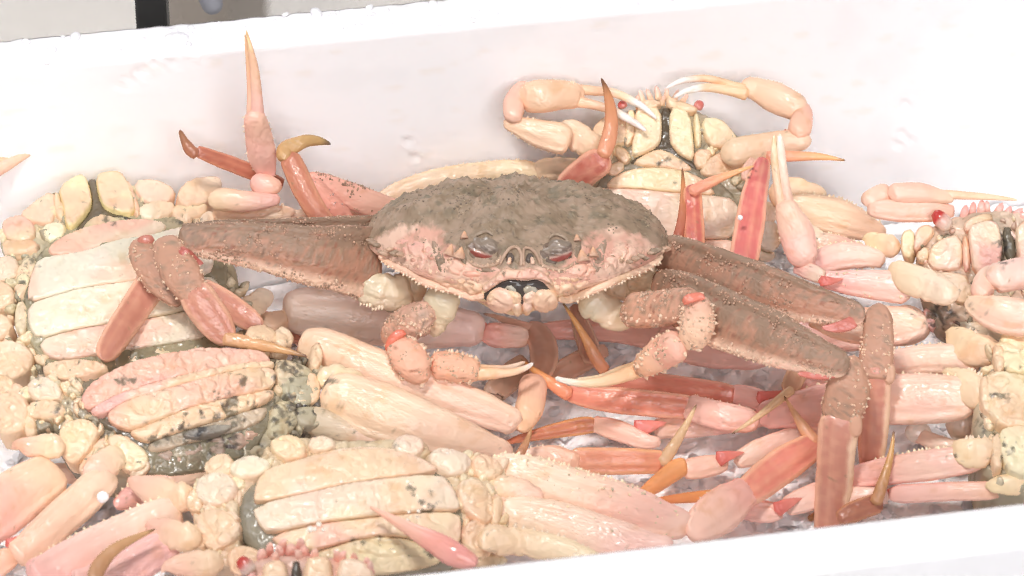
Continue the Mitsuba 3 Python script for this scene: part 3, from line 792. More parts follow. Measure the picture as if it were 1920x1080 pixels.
k = live_leg(0, [(716, 492, 47, 62), (690, 492, 48, 74), (610, 482, 53, 64), (500, 464, 57, 50), (410, 452, 59, 40), (350, 450, 60, 31), (333, 450, 60, 18)],
             [(308, 446, 60, 18), (318, 472, 59, 30), (338, 510, 56, 36), (360, 545, 53, 30), (372, 562, 52, 18)],
             [(352, 534, 53, 20), (375, 565, 51, 34), (400, 600, 46, 33), (422, 630, 42, 24), (432, 642, 41, 12)],
             [(415, 634, 42, 14), (470, 644, 41, 13), (520, 654, 41, 8), (577, 669, 40, 2)])
seg(k + '__joint', [(336, 462, 61, 5), (348, 478, 60, 12), (366, 490, 57, 9), (382, 494, 56, 3)], (.45, .12, .09), thick=.25, around=16)
live_leg(1, [(720, 446, 46, 46), (640, 436, 52, 34), (520, 434, 56, 26), (420, 432, 58, 22), (338, 432, 59, 12)],
         [(262, 448, 57, 12), (268, 475, 55, 27), (292, 515, 51, 30), (325, 552, 47, 22), (345, 568, 45, 12)],
         [(372, 540, 42, 22), (420, 568, 40, 25), (465, 598, 38, 22), (492, 614, 37, 10)], None)
seg(f'{LC}__leg_001__joint', [(257, 456, 57, 6), (272, 451, 58, 10), (290, 450, 58, 7)], (.48, .17, .12), thick=.4, around=16)
live_leg(2, None, None, [(306, 488, 46, 14), (288, 525, 44, 30), (255, 575, 41, 29), (222, 625, 39, 27), (200, 660, 38, 22), (190, 674, 38, 8)], None)
seg(f'{LC}__leg_003__upper_segment', [(745, 400, 42, 24), (700, 384, 45, 26), (640, 360, 50, 24), (598, 343, 54, 20), (574, 335, 56, 14)], (.74, .40, .29), (.76, .38, .29), thick=.55, caps=(.3, .4), groove=.16, crest=.14, spines=((6, 22, .2, .1, .95),), grain_c=(.45, .26, .18), grains=120, bsdf='wet_shell', around=34)
seg(f'{LC}__leg_003__knee', [(575, 335, 57, 12), (585, 352, 55, 22), (608, 380, 50, 26), (640, 408, 45, 22), (660, 425, 42, 12)], (.78, .36, .27), (.76, .33, .25), thick=.6, caps=(.8, .4), grains=40, grain_c=PINK)
seg(f'{LC}__leg_003__shank', [(655, 440, 44, 16), (600, 405, 50, 20), (565, 345, 57, 22), (545, 300, 62, 20), (538, 288, 63, 12)], (.66, .30, .19), (.60, .26, .15), band=(.50, .18, .11), thick=.6, groove=.08)
seg(f'{LC}__leg_003__toe', [(533, 300, 63, 12), (540, 278, 64, 16), (565, 267, 65, 13), (595, 264, 64, 9), (621, 271, 62, 1.5)], (.56, .32, .14), (.50, .30, .12), tip=((.14, .09, .06), .75, 1), thick=.8, caps=(.6, .2))
k = live_leg(4, [(1222, 540, 45, 34), (1255, 548, 47, 48), (1330, 588, 51, 62), (1430, 628, 53, 58), (1515, 662, 53, 43), (1575, 684, 51, 27), (1592, 690, 50, 14)],
             [(1588, 668, 50, 14), (1594, 690, 48, 26), (1590, 730, 43, 41), (1578, 770, 37, 39), (1568, 800, 33, 24), (1566, 812, 32, 10)],
             [(1575, 770, 37, 24), (1572, 800, 33, 38), (1568, 850, 25, 36), (1563, 920, 13, 35), (1558, 985, 3, 32), (1556, 1010, -1, 20)], None, mud=.50, edge=6, nsp=34)
seg(k + '__joint', [(1495, 700, 49, 3), (1535, 702, 49, 10), (1570, 694, 50, 13)], (.54, .15, .11), thick=.25, around=16)
seg(k + '__knee_lobe', [(1600, 770, 38, 10), (1603, 800, 34, 14), (1601, 822, 31, 7)], (.60, .33, .22), thick=.7, around=16, bsdf='rough_shell')
k = live_leg(5, [(1225, 480, 46, 36), (1262, 488, 47, 52), (1340, 515, 51, 55), (1440, 546, 53, 50), (1530, 572, 53, 38), (1605, 590, 52, 24), (1622, 594, 52, 12)],
             [(1636, 572, 52, 12), (1646, 598, 50, 27), (1646, 640, 45, 30), (1641, 690, 39, 33), (1639, 716, 36, 30)],
             [(1640, 672, 41, 18), (1641, 700, 38, 29), (1640, 760, 29, 29), (1636, 830, 19, 27), (1632, 872, 13, 20), (1630, 884, 12, 8)],
             [(1640, 878, 12, 14), (1605, 905, 9, 13), (1560, 945, 5, 10), (1495, 985, 1, 3)], mud=.28, edge=6, nsp=30)
seg(k + '__joint', [(1540, 614, 50, 3), (1578, 612, 50, 11), (1606, 600, 51, 13)], (.56, .17, .13), thick=.25, around=16)
seg(k + '__knee_lobe', [(1666, 680, 41, 8), (1668, 705, 38, 11), (1662, 722, 36, 6)], (.62, .36, .24), thick=.7, around=16, bsdf='rough_shell')
k = f'{LC}__leg_006'
seg(k + '__shank', [(1055, 362, 42, 22), (1075, 340, 46, 27), (1110, 312, 51, 29), (1134, 296, 54, 24), (1140, 290, 55, 10)], (.78, .42, .29), (.78, .40, .27), band=(.47, .13, .09), thick=.6, groove=.08, around=30)
seg(k + '__toe', [(1128, 296, 55, 12), (1139, 268, 58, 15), (1146, 232, 62, 13), (1142, 188, 66, 9), (1127, 146, 70, 1.6)], (.70, .30, .17), (.60, .24, .10), tip=(BROWN, .70, 1), thick=.8, caps=(.6, .2), groove=.08)
k = f'{LC}__leg_007'
seg(k + '__shank', [(1303, 470, 42, 18), (1302, 440, 45, 20), (1299, 390, 49, 19), (1298, 355, 53, 16), (1298, 345, 54, 8)], (.80, .38, .22), (.80, .40, .24), band=(.55, .13, .10), thick=.6, groove=.08, around=30)
seg(k + '__toe', [(1292, 362, 54, 10), (1315, 350, 55, 11), (1360, 330, 57, 7), (1414, 311, 59, 1.6)], (.80, .33, .22), (.80, .42, .18), thick=.8, caps=(.6, .2))
k = f'{LC}__leg_008'
seg(k + '__toe', [(1270, 450, 44, 11), (1277, 420, 47, 9), (1281, 370, 51, 6), (1279, 314, 55, 1.4)], (.42, .12, .07), (.60, .25, .10), tip=(BROWN, .7, 1), thick=.8, caps=(.6, .2))

# hips: the pale leg roots under the carapace edge
HIP = (.60, .50, .34)
for pts in ([(660, 522, 44, 20), (690, 540, 42, 33), (730, 548, 41, 36), (770, 545, 40, 30)], [(745, 520, 43, 30), (775, 535, 40, 36), (800, 545, 38, 30)],
            [(1230, 500, 45, 22), (1195, 515, 43, 30), (1160, 530, 41, 34), (1130, 545, 40, 26)], [(1250, 545, 46, 20), (1215, 530, 44, 28), (1180, 520, 43, 24)]):
    seg(LC + '__hip', pts, HIP, (.64, .50, .34), thick=.6, caps=(.4, .4), stain=.12, rough=.16, rings=7, spines=((20, 12, .4, .1, .6),), groove=.1, crest=.12, around=36)
# claws
CL, CLr = (.66, .36, .25), (.78, .42, .29)
ck = dict(bsdf='rough_shell', live=True, around=30, rough=.09)
k = LC + '__claw'
seg(k + '__root', [(838, 535, 51, 30), (830, 560, 48, 36), (826, 590, 44, 26), (816, 620, 39, 14), (812, 632, 37, 5)], (.54, .47, .33), (.70, .56, .38), thick=.6, stain=.12, rough=.14, rings=5, around=30)
seg(k + '__upper_segment', [(818, 596, 44, 20), (795, 595, 44, 32), (765, 608, 41, 34), (742, 628, 38, 30), (730, 650, 36, 18)], (.62, .38, .28), (.66, .36, .25), thick=.8, mud=.25, grains=160, grain_c=(.72, .48, .34), spines=((-40, 9, .6, .1, .7), (150, 14, .38, .1, .9), (90, 16, .45, .1, .9)), **ck)
seg(k + '__joint', [(729, 660, 38, 6), (732, 642, 41, 8), (745, 628, 43, 9), (762, 626, 43, 6)], (.72, .20, .13), thick=.7, around=14)
seg(k + '__knee', [(748, 628, 41, 14), (752, 650, 39, 30), (770, 676, 36, 34), (792, 698, 33, 28), (808, 704, 32, 14)], CLr, (.80, .46, .32), thick=.75, pits=1, grains=70, grain_c=(.74, .50, .35), spines=((160, 9, .55, .1, .9), (0, 9, .5, .1, .9)), **ck)
seg(k + '__palm', [(804, 684, 33, 18), (818, 684, 33, 27), (850, 688, 32, 28), (880, 693, 31, 24), (897, 694, 30, 18), (903, 694, 30, 9)], (.80, .44, .30), (.80, .46, .30), thick=.75, pits=1, grains=60, grain_c=(.76, .52, .36), spines=((180, 13, .45, .05, .95), (0, 13, .42, .05, .95), (90, 12, .3, .1, .9)), **ck)
seg(k + '__finger', [(890, 700, 30, 14), (920, 700, 30, 12), (950, 699, 30, 8), (980, 692, 30, 6), (1000, 680, 30, 3)], (.80, .50, .30), (.84, .66, .44), tip=(WHITE, .68, .95), thick=.8, caps=(.4, .6))
seg(k + '__finger', [(892, 690, 29, 9), (920, 692, 29, 8), (950, 690, 28, 6), (985, 678, 28, 3)], (.80, .52, .32), (.90, .80, .62), thick=.8, caps=(.4, .6))
k = LC + '__claw_001'
seg(k + '__root', [(1092, 552, 46, 22), (1115, 572, 44, 32), (1150, 590, 41, 30), (1178, 604, 38, 18), (1188, 610, 37, 6)], (.62, .53, .37), (.74, .59, .40), thick=.6, stain=.1, rough=.14, rings=5, around=30)
seg(k + '__upper_segment', [(1168, 578, 48, 22), (1190, 582, 49, 34), (1240, 578, 52, 34), (1290, 570, 56, 32), (1318, 562, 58, 22)], (.62, .33, .22), (.58, .32, .22), thick=.8, mud=.3, pits=1, grains=160, grain_c=(.72, .48, .34), spines=((-60, 12, .65, .25, .9), (60, 16, .4, .1, .9)), **ck)
seg(k + '__joint', [(1283, 572, 59, 6), (1292, 560, 61, 9), (1310, 556, 61, 8), (1322, 560, 61, 5)], (.72, .22, .15), thick=.7, around=14)
seg(k + '__knee', [(1300, 553, 60, 12), (1308, 575, 57, 27), (1308, 608, 53, 32), (1296, 640, 48, 26), (1288, 656, 46, 10)], (.72, .42, .30), (.84, .56, .38), thick=.75, pits=1, grains=90, grain_c=(.74, .50, .35), spines=((0, 9, .5, .1, .9), (180, 7, .5, .1, .9)), **ck)
seg(k + '__palm', [(1284, 640, 48, 16), (1268, 648, 46, 31), (1240, 664, 41, 31), (1214, 682, 37, 24), (1198, 692, 34, 16), (1190, 696, 34, 8)], (.82, .47, .34), (.84, .50, .32), thick=.75, pits=1, grains=60, grain_c=(.76, .52, .36), spines=((0, 13, .45, .05, .95), (180, 10, .5, .1, .9), (70, 12, .45, .1, .9)), **ck)
seg(k + '__finger', [(1208, 688, 32, 17), (1180, 700, 32, 14), (1140, 713, 32, 11), (1090, 718, 32, 8), (1040, 708, 32, 4)], (.80, .50, .29), (.84, .66, .44), tip=(WHITE, .66, .95), thick=.8, caps=(.4, .7), groove=.1)
seg(k + '__finger', [(1204, 680, 31, 8), (1170, 692, 30, 8), (1130, 706, 30, 6), (1080, 712, 30, 4)], (.66, .42, .24), (.86, .72, .50), thick=.8, caps=(.4, .6))
# ---------------------------------------------------------------- crabs lying on their backs
STAINS_AND_GAPS += [(440, 770, 75, 40, 0.75), (470, 720, 60, 28, 0.6), (360, 800, 70, 35, 0.7), (290, 822, 40, 25, 0.7), (400, 825, 90, 35, 0.75), (545, 690, 40, 45, 0.95), (535, 770, 40, 40, 1),  # mixes shell grime with gap shade painted where leg roots overlap
           (590, 770, 55, 28, 0.7), (620, 705, 45, 28, 0.55), (490, 668, 30, 14, 0.5), (95, 770, 40, 30, 0.43), (240, 715, 26, 20, 0.7), (130, 690, 40, 20, 0.39), (250, 660, 25, 14, 0.5),
           (800, 945, 26, 24, 0.9), (770, 915, 30, 14, 0.47), (812, 905, 16, 12, 0.55), (720, 840, 40, 8, 0.58), (745, 870, 50, 14, 0.39), (680, 1012, 60, 12, 0.47), (800, 1040, 50, 16, 0.47),
           (895, 1000, 18, 22, 0.39), (880, 960, 16, 18, 0.35), (1008, 1030, 16, 8, 0.47), (1250, 300, 60, 14, 0.58), (1180, 255, 25, 14, 0.39), (1272, 350, 20, 10, 0.35), (1250, 395, 40, 16, 0.31),
           (1100, 225, 30, 14, 0.35), (1060, 292, 30, 12, 0.47), (1350, 270, 40, 10, 0.35), (1400, 330, 20, 30, 0.55), (1530, 378, 14, 10, 0.62), (1535, 445, 16, 10, 0.55),
           (200, 415, 50, 14, 0.58), (160, 395, 30, 20, 0.47), (220, 395, 40, 20, 0.35), (310, 410, 40, 12, 0.55), (60, 480, 30, 30, 0.58), (50, 560, 26, 60, 0.58), (70, 680, 20, 50, 0.47),
           (350, 415, 36, 10, 0.9), (1880, 470, 16, 60, 0.9), (1745, 480, 20, 30, 0.43), (1770, 590, 60, 36, 0.95), (1880, 740, 40, 26, 0.58), (1885, 850, 40, 24, 0.58), (1810, 625, 40, 14, 0.47),
           (1760, 735, 20, 10, 0.39), (1790, 858, 12, 8, 0.47), (1875, 680, 40, 16, 0.47), (1725, 775, 40, 10, 0.31), (900, 870, 30, 12, 0.31)]
LEG = dict(bsdf='wet_shell', around=34)


def pale(key, pts, c0=PEACH, c1=PINK, thick=.62, caps=(.35, .3), **k):
    k.setdefault('power', 2.8)
    k.setdefault('groove', .18)
    k.setdefault('crest', .16)
    k.setdefault('flare', .08)
    return seg(key, pts, c0, c1, thick=thick, caps=caps, **{**LEG, **k})


def shank(key, pts, c0=(.84, .52, .38), c1=(.82, .47, .34), band=(.70, .31, .23), **k):
    return seg(key, pts, c0, c1, band=band, thick=.55, caps=(.4, .3), groove=.24, crest=.18, power=2.7, **{**LEG, 'bsdf': 'wet_leg', **k})


def toe(key, pts, c0=(.78, .42, .29), c1=(.70, .38, .20), **k):
    return seg(key, pts, c0, c1, tip=(BROWN, .86, 1.0), thick=.75, caps=(.5, .2), groove=.08, bsdf='wet_leg', around=18, **k)


def socket(key, pts):
    wm = max(p[3] for p in pts)
    return seg(key, [(a, b, z - 3.0, wm * f_) for (a, b, z, w), f_ in zip(pts, (1.0, .68, .05))], (.64, .15, .12), (.78, .28, .22), thick=.25, caps=(.1, .1), around=18, rough=.15, stain=.1)


TEETH = lambda edge, n, size=.42, a=.1, b=.9: (edge, n, size, a, b)
CK = dict(grain_c=(.93, .76, .52))

# ---- the crab at the left back
B = 'crab_001'
labels[B] = {'label': 'upturned pale crab with greenish white belly under the live crab\'s red leg', 'category': 'crab', 'group': 'crabs lying on their backs on the ice'}
bb = Belly((235, 535, 37), (200, 360, 47), (395, 515, 36), 7.5, 38, 36)
AT = bb.at
pad(B + '__carapace', AT, [(20, 500), (30, 430), (70, 375), (140, 330), (230, 328), (320, 352), (400, 400), (470, 520), (450, 620), (330, 690), (180, 700), (70, 690), (30, 620)], (.62, .53, .37), bsdf='wet_shell', high=4, r=30, off=-1.5, depth=26, g=5, c1=(.40, .34, .22), stain=.35, wrinkle=.8)
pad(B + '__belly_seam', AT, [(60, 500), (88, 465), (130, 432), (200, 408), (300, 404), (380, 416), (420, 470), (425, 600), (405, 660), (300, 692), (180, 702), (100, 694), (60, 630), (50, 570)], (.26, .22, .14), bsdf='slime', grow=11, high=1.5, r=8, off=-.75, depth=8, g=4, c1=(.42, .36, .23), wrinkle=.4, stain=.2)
ab = B + '__belly_flap'
K = dict(r=4, high=.7, depth=5, g=3.0, crown=.5, R=50, grow=1.6)
pad(ab + '__plate', AT, [(88, 470), (98, 452), (130, 434), (175, 418), (250, 407), (300, 411), (316, 424), (285, 438), (212, 447), (165, 467), (112, 476)], PEACH, c1=PALE, off=.2, **K)
pad(ab + '__plate', AT, [(74, 484), (112, 478), (166, 469), (214, 450), (286, 441), (330, 427), (375, 420), (400, 450), (400, 505), (380, 512), (240, 525), (150, 537), (98, 552), (54, 565), (52, 540), (62, 505)], (.78, .71, .56), c1=(.82, .62, .47), off=.8, **K)
pad(ab + '__plate', AT, [(52, 572), (100, 555), (152, 540), (242, 528), (390, 514), (418, 540), (400, 566), (300, 590), (200, 604), (130, 616), (70, 634), (54, 610)], (.80, .71, .54), c1=(.76, .69, .54), off=.9, furrow=[(90, 580, 190, 552, .5), (130, 612, 240, 590, .7)], **K)
pad(ab + '__plate', AT, [(70, 638), (130, 619), (202, 607), (302, 593), (402, 570), (424, 600), (400, 628), (300, 645), (200, 660), (120, 674), (88, 668)], (.80, .70, .52), c1=(.83, .58, .44), off=.4, furrow=[(130, 640, 250, 628, .5)], **K)
pad(ab + '__plate', AT, [(95, 676), (200, 664), (300, 648), (400, 632), (400, 660), (300, 690), (180, 700), (110, 694)], (.86, .74, .50), off=-.8, **K)
K = dict(r=5, high=1.0, depth=8, g=3.0, crown=.5, R=24, wrinkle=.4, grow=2.2)
mp = [([(112, 358), (126, 344), (150, 331), (160, 334), (168, 358), (171, 384), (156, 402), (134, 426), (124, 420), (122, 392), (116, 372)], 3.2), ([(181, 332), (200, 326), (228, 327), (240, 348), (250, 378), (252, 400), (218, 396), (196, 388), (186, 364)], 3.2)]
for p, o in mp:
    pad(B + '__mouth_plate', AT, p, (.90, .77, .48), c1=CREAM, off=o * .5, rim=(.86, .70, .34), **K)
pad(B + '__mouth', AT, [(164, 330), (182, 330), (188, 366), (198, 392), (252, 404), (250, 410), (186, 404), (160, 428), (134, 432), (160, 404), (172, 384), (168, 350)], (.13, .10, .06), off=-.6, high=.6, r=5, depth=4, g=3, bsdf='slime')
for p, o, c in (([(102, 358), (110, 362), (114, 382), (121, 404), (112, 410), (102, 390)], 2.2, CREAM), ([(236, 336), (244, 342), (256, 372), (264, 398), (254, 402), (246, 374)], 2.2, CREAM),
                ([(250, 338), (290, 334), (322, 348), (330, 362), (312, 374), (284, 376), (264, 366)], 1.6, (.92, .68, .50)), ([(34, 404), (60, 380), (100, 354), (102, 392), (96, 414), (80, 414)], 1.6, (.92, .66, .47)),
                ([(156, 420), (184, 399), (206, 402), (234, 410), (196, 416), (160, 428)], .8, (.52, .46, .28)), ([(262, 384), (300, 374), (330, 380), (324, 400), (290, 408), (262, 402)], 1.8, (.84, .76, .56)),
                ([(78, 420), (110, 414), (124, 424), (112, 440), (84, 446)], 1.6, (.84, .76, .54)), ([(4, 412), (40, 402), (64, 420), (62, 444), (34, 452), (8, 440)], 3.0, PEACH),
                ([(4, 448), (30, 452), (60, 448), (74, 460), (40, 474), (8, 472)], 2.2, CREAM), ([(-10, 486), (16, 478), (34, 490), (26, 520), (-10, 525)], 3.0, PALE), ([(-12, 530), (10, 528), (26, 546), (20, 570), (-12, 580)], 3.0, CREAM),
                ([(34, 490), (60, 476), (68, 490), (50, 540), (30, 560), (24, 530)], -.8, (.74, .66, .44)), ([(28, 566), (46, 560), (50, 600), (40, 630), (26, 610)], -.8, (.70, .62, .42)), ([(-12, 588), (14, 590), (22, 615), (-12, 640)], 2.0, PALE),
                ([(-14, 645), (18, 638), (46, 648), (62, 666), (58, 688), (40, 706), (14, 714), (-14, 700)], 4.0, PALE), ([(332, 362), (356, 338), (400, 333), (414, 338), (414, 356), (392, 376), (360, 384), (340, 380)], 4.4, PALE),
                ([(320, 384), (362, 386), (390, 380), (384, 402), (350, 412), (326, 404)], 2.0, (.88, .76, .46)), ([(376, 402), (396, 392), (404, 404), (398, 424), (376, 420)], 1.8, PALE)):
    pad(B + '__belly_plate', AT, p, c, off=o * .28, c1=CREAM, **K)
tissue(B + '__belly_skin', AT, [(0, 430), (70, 375), (140, 340), (230, 335), (320, 360), (400, 400), (430, 430), (330, 420), (250, 405), (160, 420), (90, 460), (50, 560), (70, 640), (100, 700), (60, 700), (0, 640)], [[(150, 330), (200, 330), (260, 410), (130, 430)]], 90, [(.80, .68, .44), (.62, .53, .34), (.86, .66, .44), (.40, .35, .24)], seed=3, stain=.25)
tissue(B + '__belly_skin_001', AT, [(400, 500), (470, 520), (480, 620), (420, 650), (395, 600)], [], 20, [(.70, .60, .42), (.46, .40, .28)], seed=5, stain=.3)
seg(B + '__claw__upper_segment', [(392, 384, 49, 12), (420, 374, 50, 22), (460, 378, 50, 20), (500, 376, 50, 15), (526, 372, 50, 8)], CREAM, PINK, thick=.8, caps=(.5, .5), **LEG)
seg(B + '__claw__knee', [(470, 348, 52, 10), (490, 346, 53, 22), (512, 348, 53, 18), (528, 344, 53, 8)], PINK, PEACH, thick=.9, **LEG)
seg(B + '__claw__palm', [(500, 340, 53, 14), (498, 318, 56, 20), (490, 286, 63, 27), (484, 250, 70, 25), (478, 222, 76, 21), (474, 205, 79, 12)], PINK, PEACH, thick=.65, spines=(TEETH(180, 10, .3), TEETH(0, 8, .25)), **LEG)
seg(B + '__claw__finger', [(484, 232, 74, 13), (482, 190, 81, 11), (478, 140, 89, 9), (470, 92, 97, 5), (461, 56, 101, 1.2)], PINK, (.88, .60, .36), tip=((.72, .46, .22), .7, 1), thick=.8, caps=(.2, .2), around=18)
seg(B + '__claw__finger', [(470, 220, 75, 9), (470, 185, 81, 7), (468, 140, 88, 6), (463, 95, 95, 3.5), (459, 62, 100, 1.2)], (.88, .56, .40), (.84, .52, .30), thick=.8, caps=(.2, .2), around=18)
seg(B + '__claw_001__finger', [(-60, 345, 50, 16), (0, 316, 52, 12), (50, 290, 54, 6), (96, 272, 55, 1.5)], PEACH, (.90, .62, .42), thick=.8, around=18)
seg(B + '__claw_001__finger', [(-60, 330, 52, 10), (0, 302, 53, 9), (45, 284, 54, 5), (84, 272, 55, 1.5)], PEACH, (.90, .62, .42), thick=.8, around=18)
seg(B + '__leg__root', [(398, 408, 42, 14), (420, 404, 43, 22), (470, 402, 44, 20), (520, 402, 44, 18), (552, 402, 43, 8)], CREAM, PALE, thick=.55, spines=(TEETH(180, 8, .4),), groove=.1, rough=.1, rings=5, slant=.6, crest=.08, **LEG)
seg(B + '__leg__upper_segment', [(540, 412, 40, 12), (580, 408, 38, 20), (640, 400, 36, 24), (720, 395, 34, 22)], PALE, PEACH, thick=.6, spines=(TEETH(180, 10, .4),), **LEG)
k = B + '__leg_001'
shank(k + '__shank', [(530, 350, 46, 14), (500, 334, 49, 15), (440, 310, 55, 15), (390, 291, 60, 13), (366, 282, 62, 10)], (.60, .25, .16), (.60, .24, .14), (.44, .14, .085))
toe(k + '__toe', [(372, 290, 62, 11), (356, 280, 63, 11), (345, 262, 65, 7), (337, 243, 67, 3)], (.42, .16, .09), (.30, .13, .06))
for pts in ([(500, 545, 30, 16), (486, 565, 30, 22), (462, 580, 30, 24), (442, 586, 29, 12)],):
    seg(B + '__leg_002__root', pts, PALE, CREAM, thick=.55, caps=(.7, .7), stain=.15, rings=5, slant=.6, crest=.08, **LEG)
pad(B + '__leg_002__base', AT, [(500, 556), (545, 548), (588, 554), (566, 580), (538, 602), (505, 590)], CREAM, off=-6, high=4, r=18, depth=8, g=4)
pale(B + '__leg_002__upper_segment', [(530, 585, 24, 30), (570, 585, 23, 46), (680, 596, 20, 50), (790, 606, 17, 46), (880, 616, 14, 34), (910, 620, 13, 18)], (.90, .70, .56), (.92, .66, .56), around=40)
pale(B + '__leg_002__knee', [(905, 620, 13, 16), (930, 628, 12, 24), (970, 632, 10, 22), (992, 634, 9, 10)], (.84, .42, .34), (.88, .60, .48))
socket(B + '__leg_002__joint', [(878, 606, 18, 6), (905, 612, 17, 14), (925, 620, 16, 8)])
shank(B + '__leg_003__upper_segment', [(640, 640, 9, 16), (560, 622, 9, 24), (480, 600, 10, 20)], (.80, .38, .28), (.80, .40, .30))
toe(B + '__leg_003__toe', [(600, 668, 10, 8), (640, 656, 11, 7), (676, 646, 12, 1.5)])

# ---- the soiled crab in front of it
C = 'crab_002'
labels[C] = {'label': 'upturned crab with a ribbed black-soiled belly and two long peach legs', 'category': 'crab', 'group': 'crabs lying on their backs on the ice'}
bc = Belly((340, 755, 36), (318, 662, 42), (505, 715, 36), 8, 36, 26)
AT = bc.at
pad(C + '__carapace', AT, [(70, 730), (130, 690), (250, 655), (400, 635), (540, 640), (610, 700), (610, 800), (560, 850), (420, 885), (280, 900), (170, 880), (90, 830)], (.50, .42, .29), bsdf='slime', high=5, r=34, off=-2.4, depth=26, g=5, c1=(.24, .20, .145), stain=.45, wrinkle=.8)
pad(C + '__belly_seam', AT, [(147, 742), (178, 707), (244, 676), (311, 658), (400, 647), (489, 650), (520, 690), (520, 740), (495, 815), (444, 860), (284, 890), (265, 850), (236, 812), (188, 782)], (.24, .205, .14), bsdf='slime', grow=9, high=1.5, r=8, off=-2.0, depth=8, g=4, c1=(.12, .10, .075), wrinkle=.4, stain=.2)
ab = C + '__belly_flap'
K = dict(r=5, high=.9, depth=6, g=3.0, wrinkle=.7, crown=.8, R=26, grow=1.6)
g0 = [(147, 742), (178, 707), (244, 676), (311, 658), (400, 647), (489, 653), (507, 668)]
g1 = [(163, 772), (210, 744), (300, 714), (402, 690), (509, 676)]
g2 = [(191, 780), (244, 749), (338, 722), (444, 694), (516, 690)]
g3 = [(236, 809), (276, 798), (356, 762), (444, 742), (516, 728)]
g4 = [(276, 831), (311, 815), (400, 789), (511, 750)]
g5 = [(284, 849), (369, 824), (493, 793)]
g6 = [(284, 867), (378, 862), (444, 849), (490, 815)]


def strip(top, bot, gap=1.0):
    t, b = np.array(top, float), np.array(bot, float)
    return np.vstack([t + [0, gap * .5], (b - [0, gap * .5])[::-1]])


for (a, b), col, c1, o in zip(((g0, g1), (g1, g2), (g2, g3), (g3, g4), (g4, g5), (g5, g6)), (PINK, PINK, PEACH, CREAM, (.66, .52, .38), (.62, .42, .32)), (PEACH, CREAM, CREAM, (.88, .66, .42), (.36, .31, .24), (.40, .30, .24)), (.6, 1.6, 1.8, 1.2, -.2, -1.6)):
    fur = [(b[0][0] + 60, (a[0][1] + b[0][1]) / 2 - 12, b[-1][0] - 30, (a[-1][1] + b[-1][1]) / 2, .5)]
    pad(ab + '__plate', AT, strip(a, b), col, c1=c1, off=o, soften=2, furrow=fur, **K)
pad(ab + '__tail_tip', AT, [(270, 872), (330, 866), (384, 864), (446, 852), (440, 868), (380, 884), (300, 890)], (.52, .34, .27), c1=(.3, .22, .18), off=-3, **K)
pad(ab + '__tail_fold', AT, [(345, 810), (380, 798), (425, 795), (440, 800), (415, 815), (370, 825), (345, 822)], (.42, .38, .31), c1=(.20, .18, .16), off=1.4, high=1.6, r=8, depth=3, g=3, wrinkle=.5)
K = dict(r=5, high=1.1, depth=9, g=3.0, crown=.55, R=22, wrinkle=.6, grow=3.6)
for p, o, c in (([(49, 728), (62, 712), (82, 706), (104, 718), (112, 732), (106, 744), (64, 748)], 2.5, PALE), ([(50, 757), (80, 750), (108, 752), (121, 766), (112, 778), (82, 783), (52, 776)], 2.0, CREAM),
                ([(-12, 742), (20, 736), (46, 744), (50, 770), (44, 800), (20, 812), (-12, 805)], 3.0, CREAM), ([(44, 782), (58, 780), (66, 800), (62, 818), (48, 812)], 2.2, CREAM), ([(25, 716), (40, 722), (46, 736), (30, 740), (10, 734)], 1.0, CREAM),
                ([(-12, 700), (20, 706), (24, 730), (-12, 738)], 2.0, PEACH), ([(76, 690), (96, 676), (140, 672), (185, 676), (200, 684), (150, 698), (110, 704)], 1.0, CREAM),
                ([(111, 806), (128, 792), (150, 786), (168, 790), (183, 806), (176, 830), (160, 852), (142, 868), (124, 862), (116, 842)], 3.6, (.90, .72, .45)),
                ([(202, 822), (222, 814), (240, 824), (262, 838), (277, 854), (272, 876), (248, 884), (226, 872), (212, 850)], 2.4, (.86, .72, .48)), ([(252, 876), (276, 862), (280, 876), (262, 892), (244, 890)], 1.0, PALE),
                ([(168, 842), (192, 818), (200, 826), (184, 858), (158, 884), (146, 878)], .2, (.80, .72, .54)),
                ([(462, 619), (480, 610), (505, 613), (522, 630), (500, 642), (470, 636)], 2.4, CREAM), ([(522, 612), (540, 618), (552, 636), (530, 648), (516, 636)], 2.4, PALE), ([(588, 648), (600, 644), (604, 676), (594, 690), (584, 676)], 3.6, CREAM),
                ([(524, 672), (548, 676), (578, 688), (596, 710), (598, 736), (584, 756), (556, 752), (534, 732), (520, 700)], 1.4, (.66, .57, .38)), ([(576, 700), (592, 704), (600, 726), (596, 750), (582, 752)], 3.0, (.84, .70, .44)),
                ([(518, 752), (552, 752), (560, 775), (556, 798), (530, 822), (508, 815), (512, 780)], .8, (.60, .53, .36)), ([(556, 764), (588, 762), (618, 775), (612, 792), (580, 800), (560, 792)], 1.2, (.50, .44, .33))):
    pad(C + '__belly_plate', AT, p, c, off=o * .28, c1=CREAM if c[0] > .7 else (.45, .40, .28), **K)
tissue(C + '__belly_skin', AT, [(60, 690), (130, 690), (190, 700), (150, 740), (190, 790), (270, 840), (275, 890), (200, 880), (120, 860), (40, 820), (10, 740)], [], 80, [(.82, .66, .42), (.62, .52, .35), (.34, .29, .21), (.86, .66, .45)], seed=8, stain=.3)
tissue(C + '__belly_skin_001', AT, [(515, 650), (600, 660), (612, 720), (606, 800), (540, 850), (500, 840), (515, 780)], [], 46, [(.62, .53, .36), (.30, .26, .19), (.12, .10, .085), (.70, .58, .38)], seed=9, stain=.6)
k = C + '__leg'
pale(k + '__upper_segment', [(560, 640, 34, 22), (600, 655, 33, 42), (690, 694, 30, 46), (820, 738, 24, 38), (920, 774, 18, 32), (962, 792, 15, 24), (975, 800, 14, 10)], (.92, .68, .47), (.92, .66, .49), thick=.55, around=44)
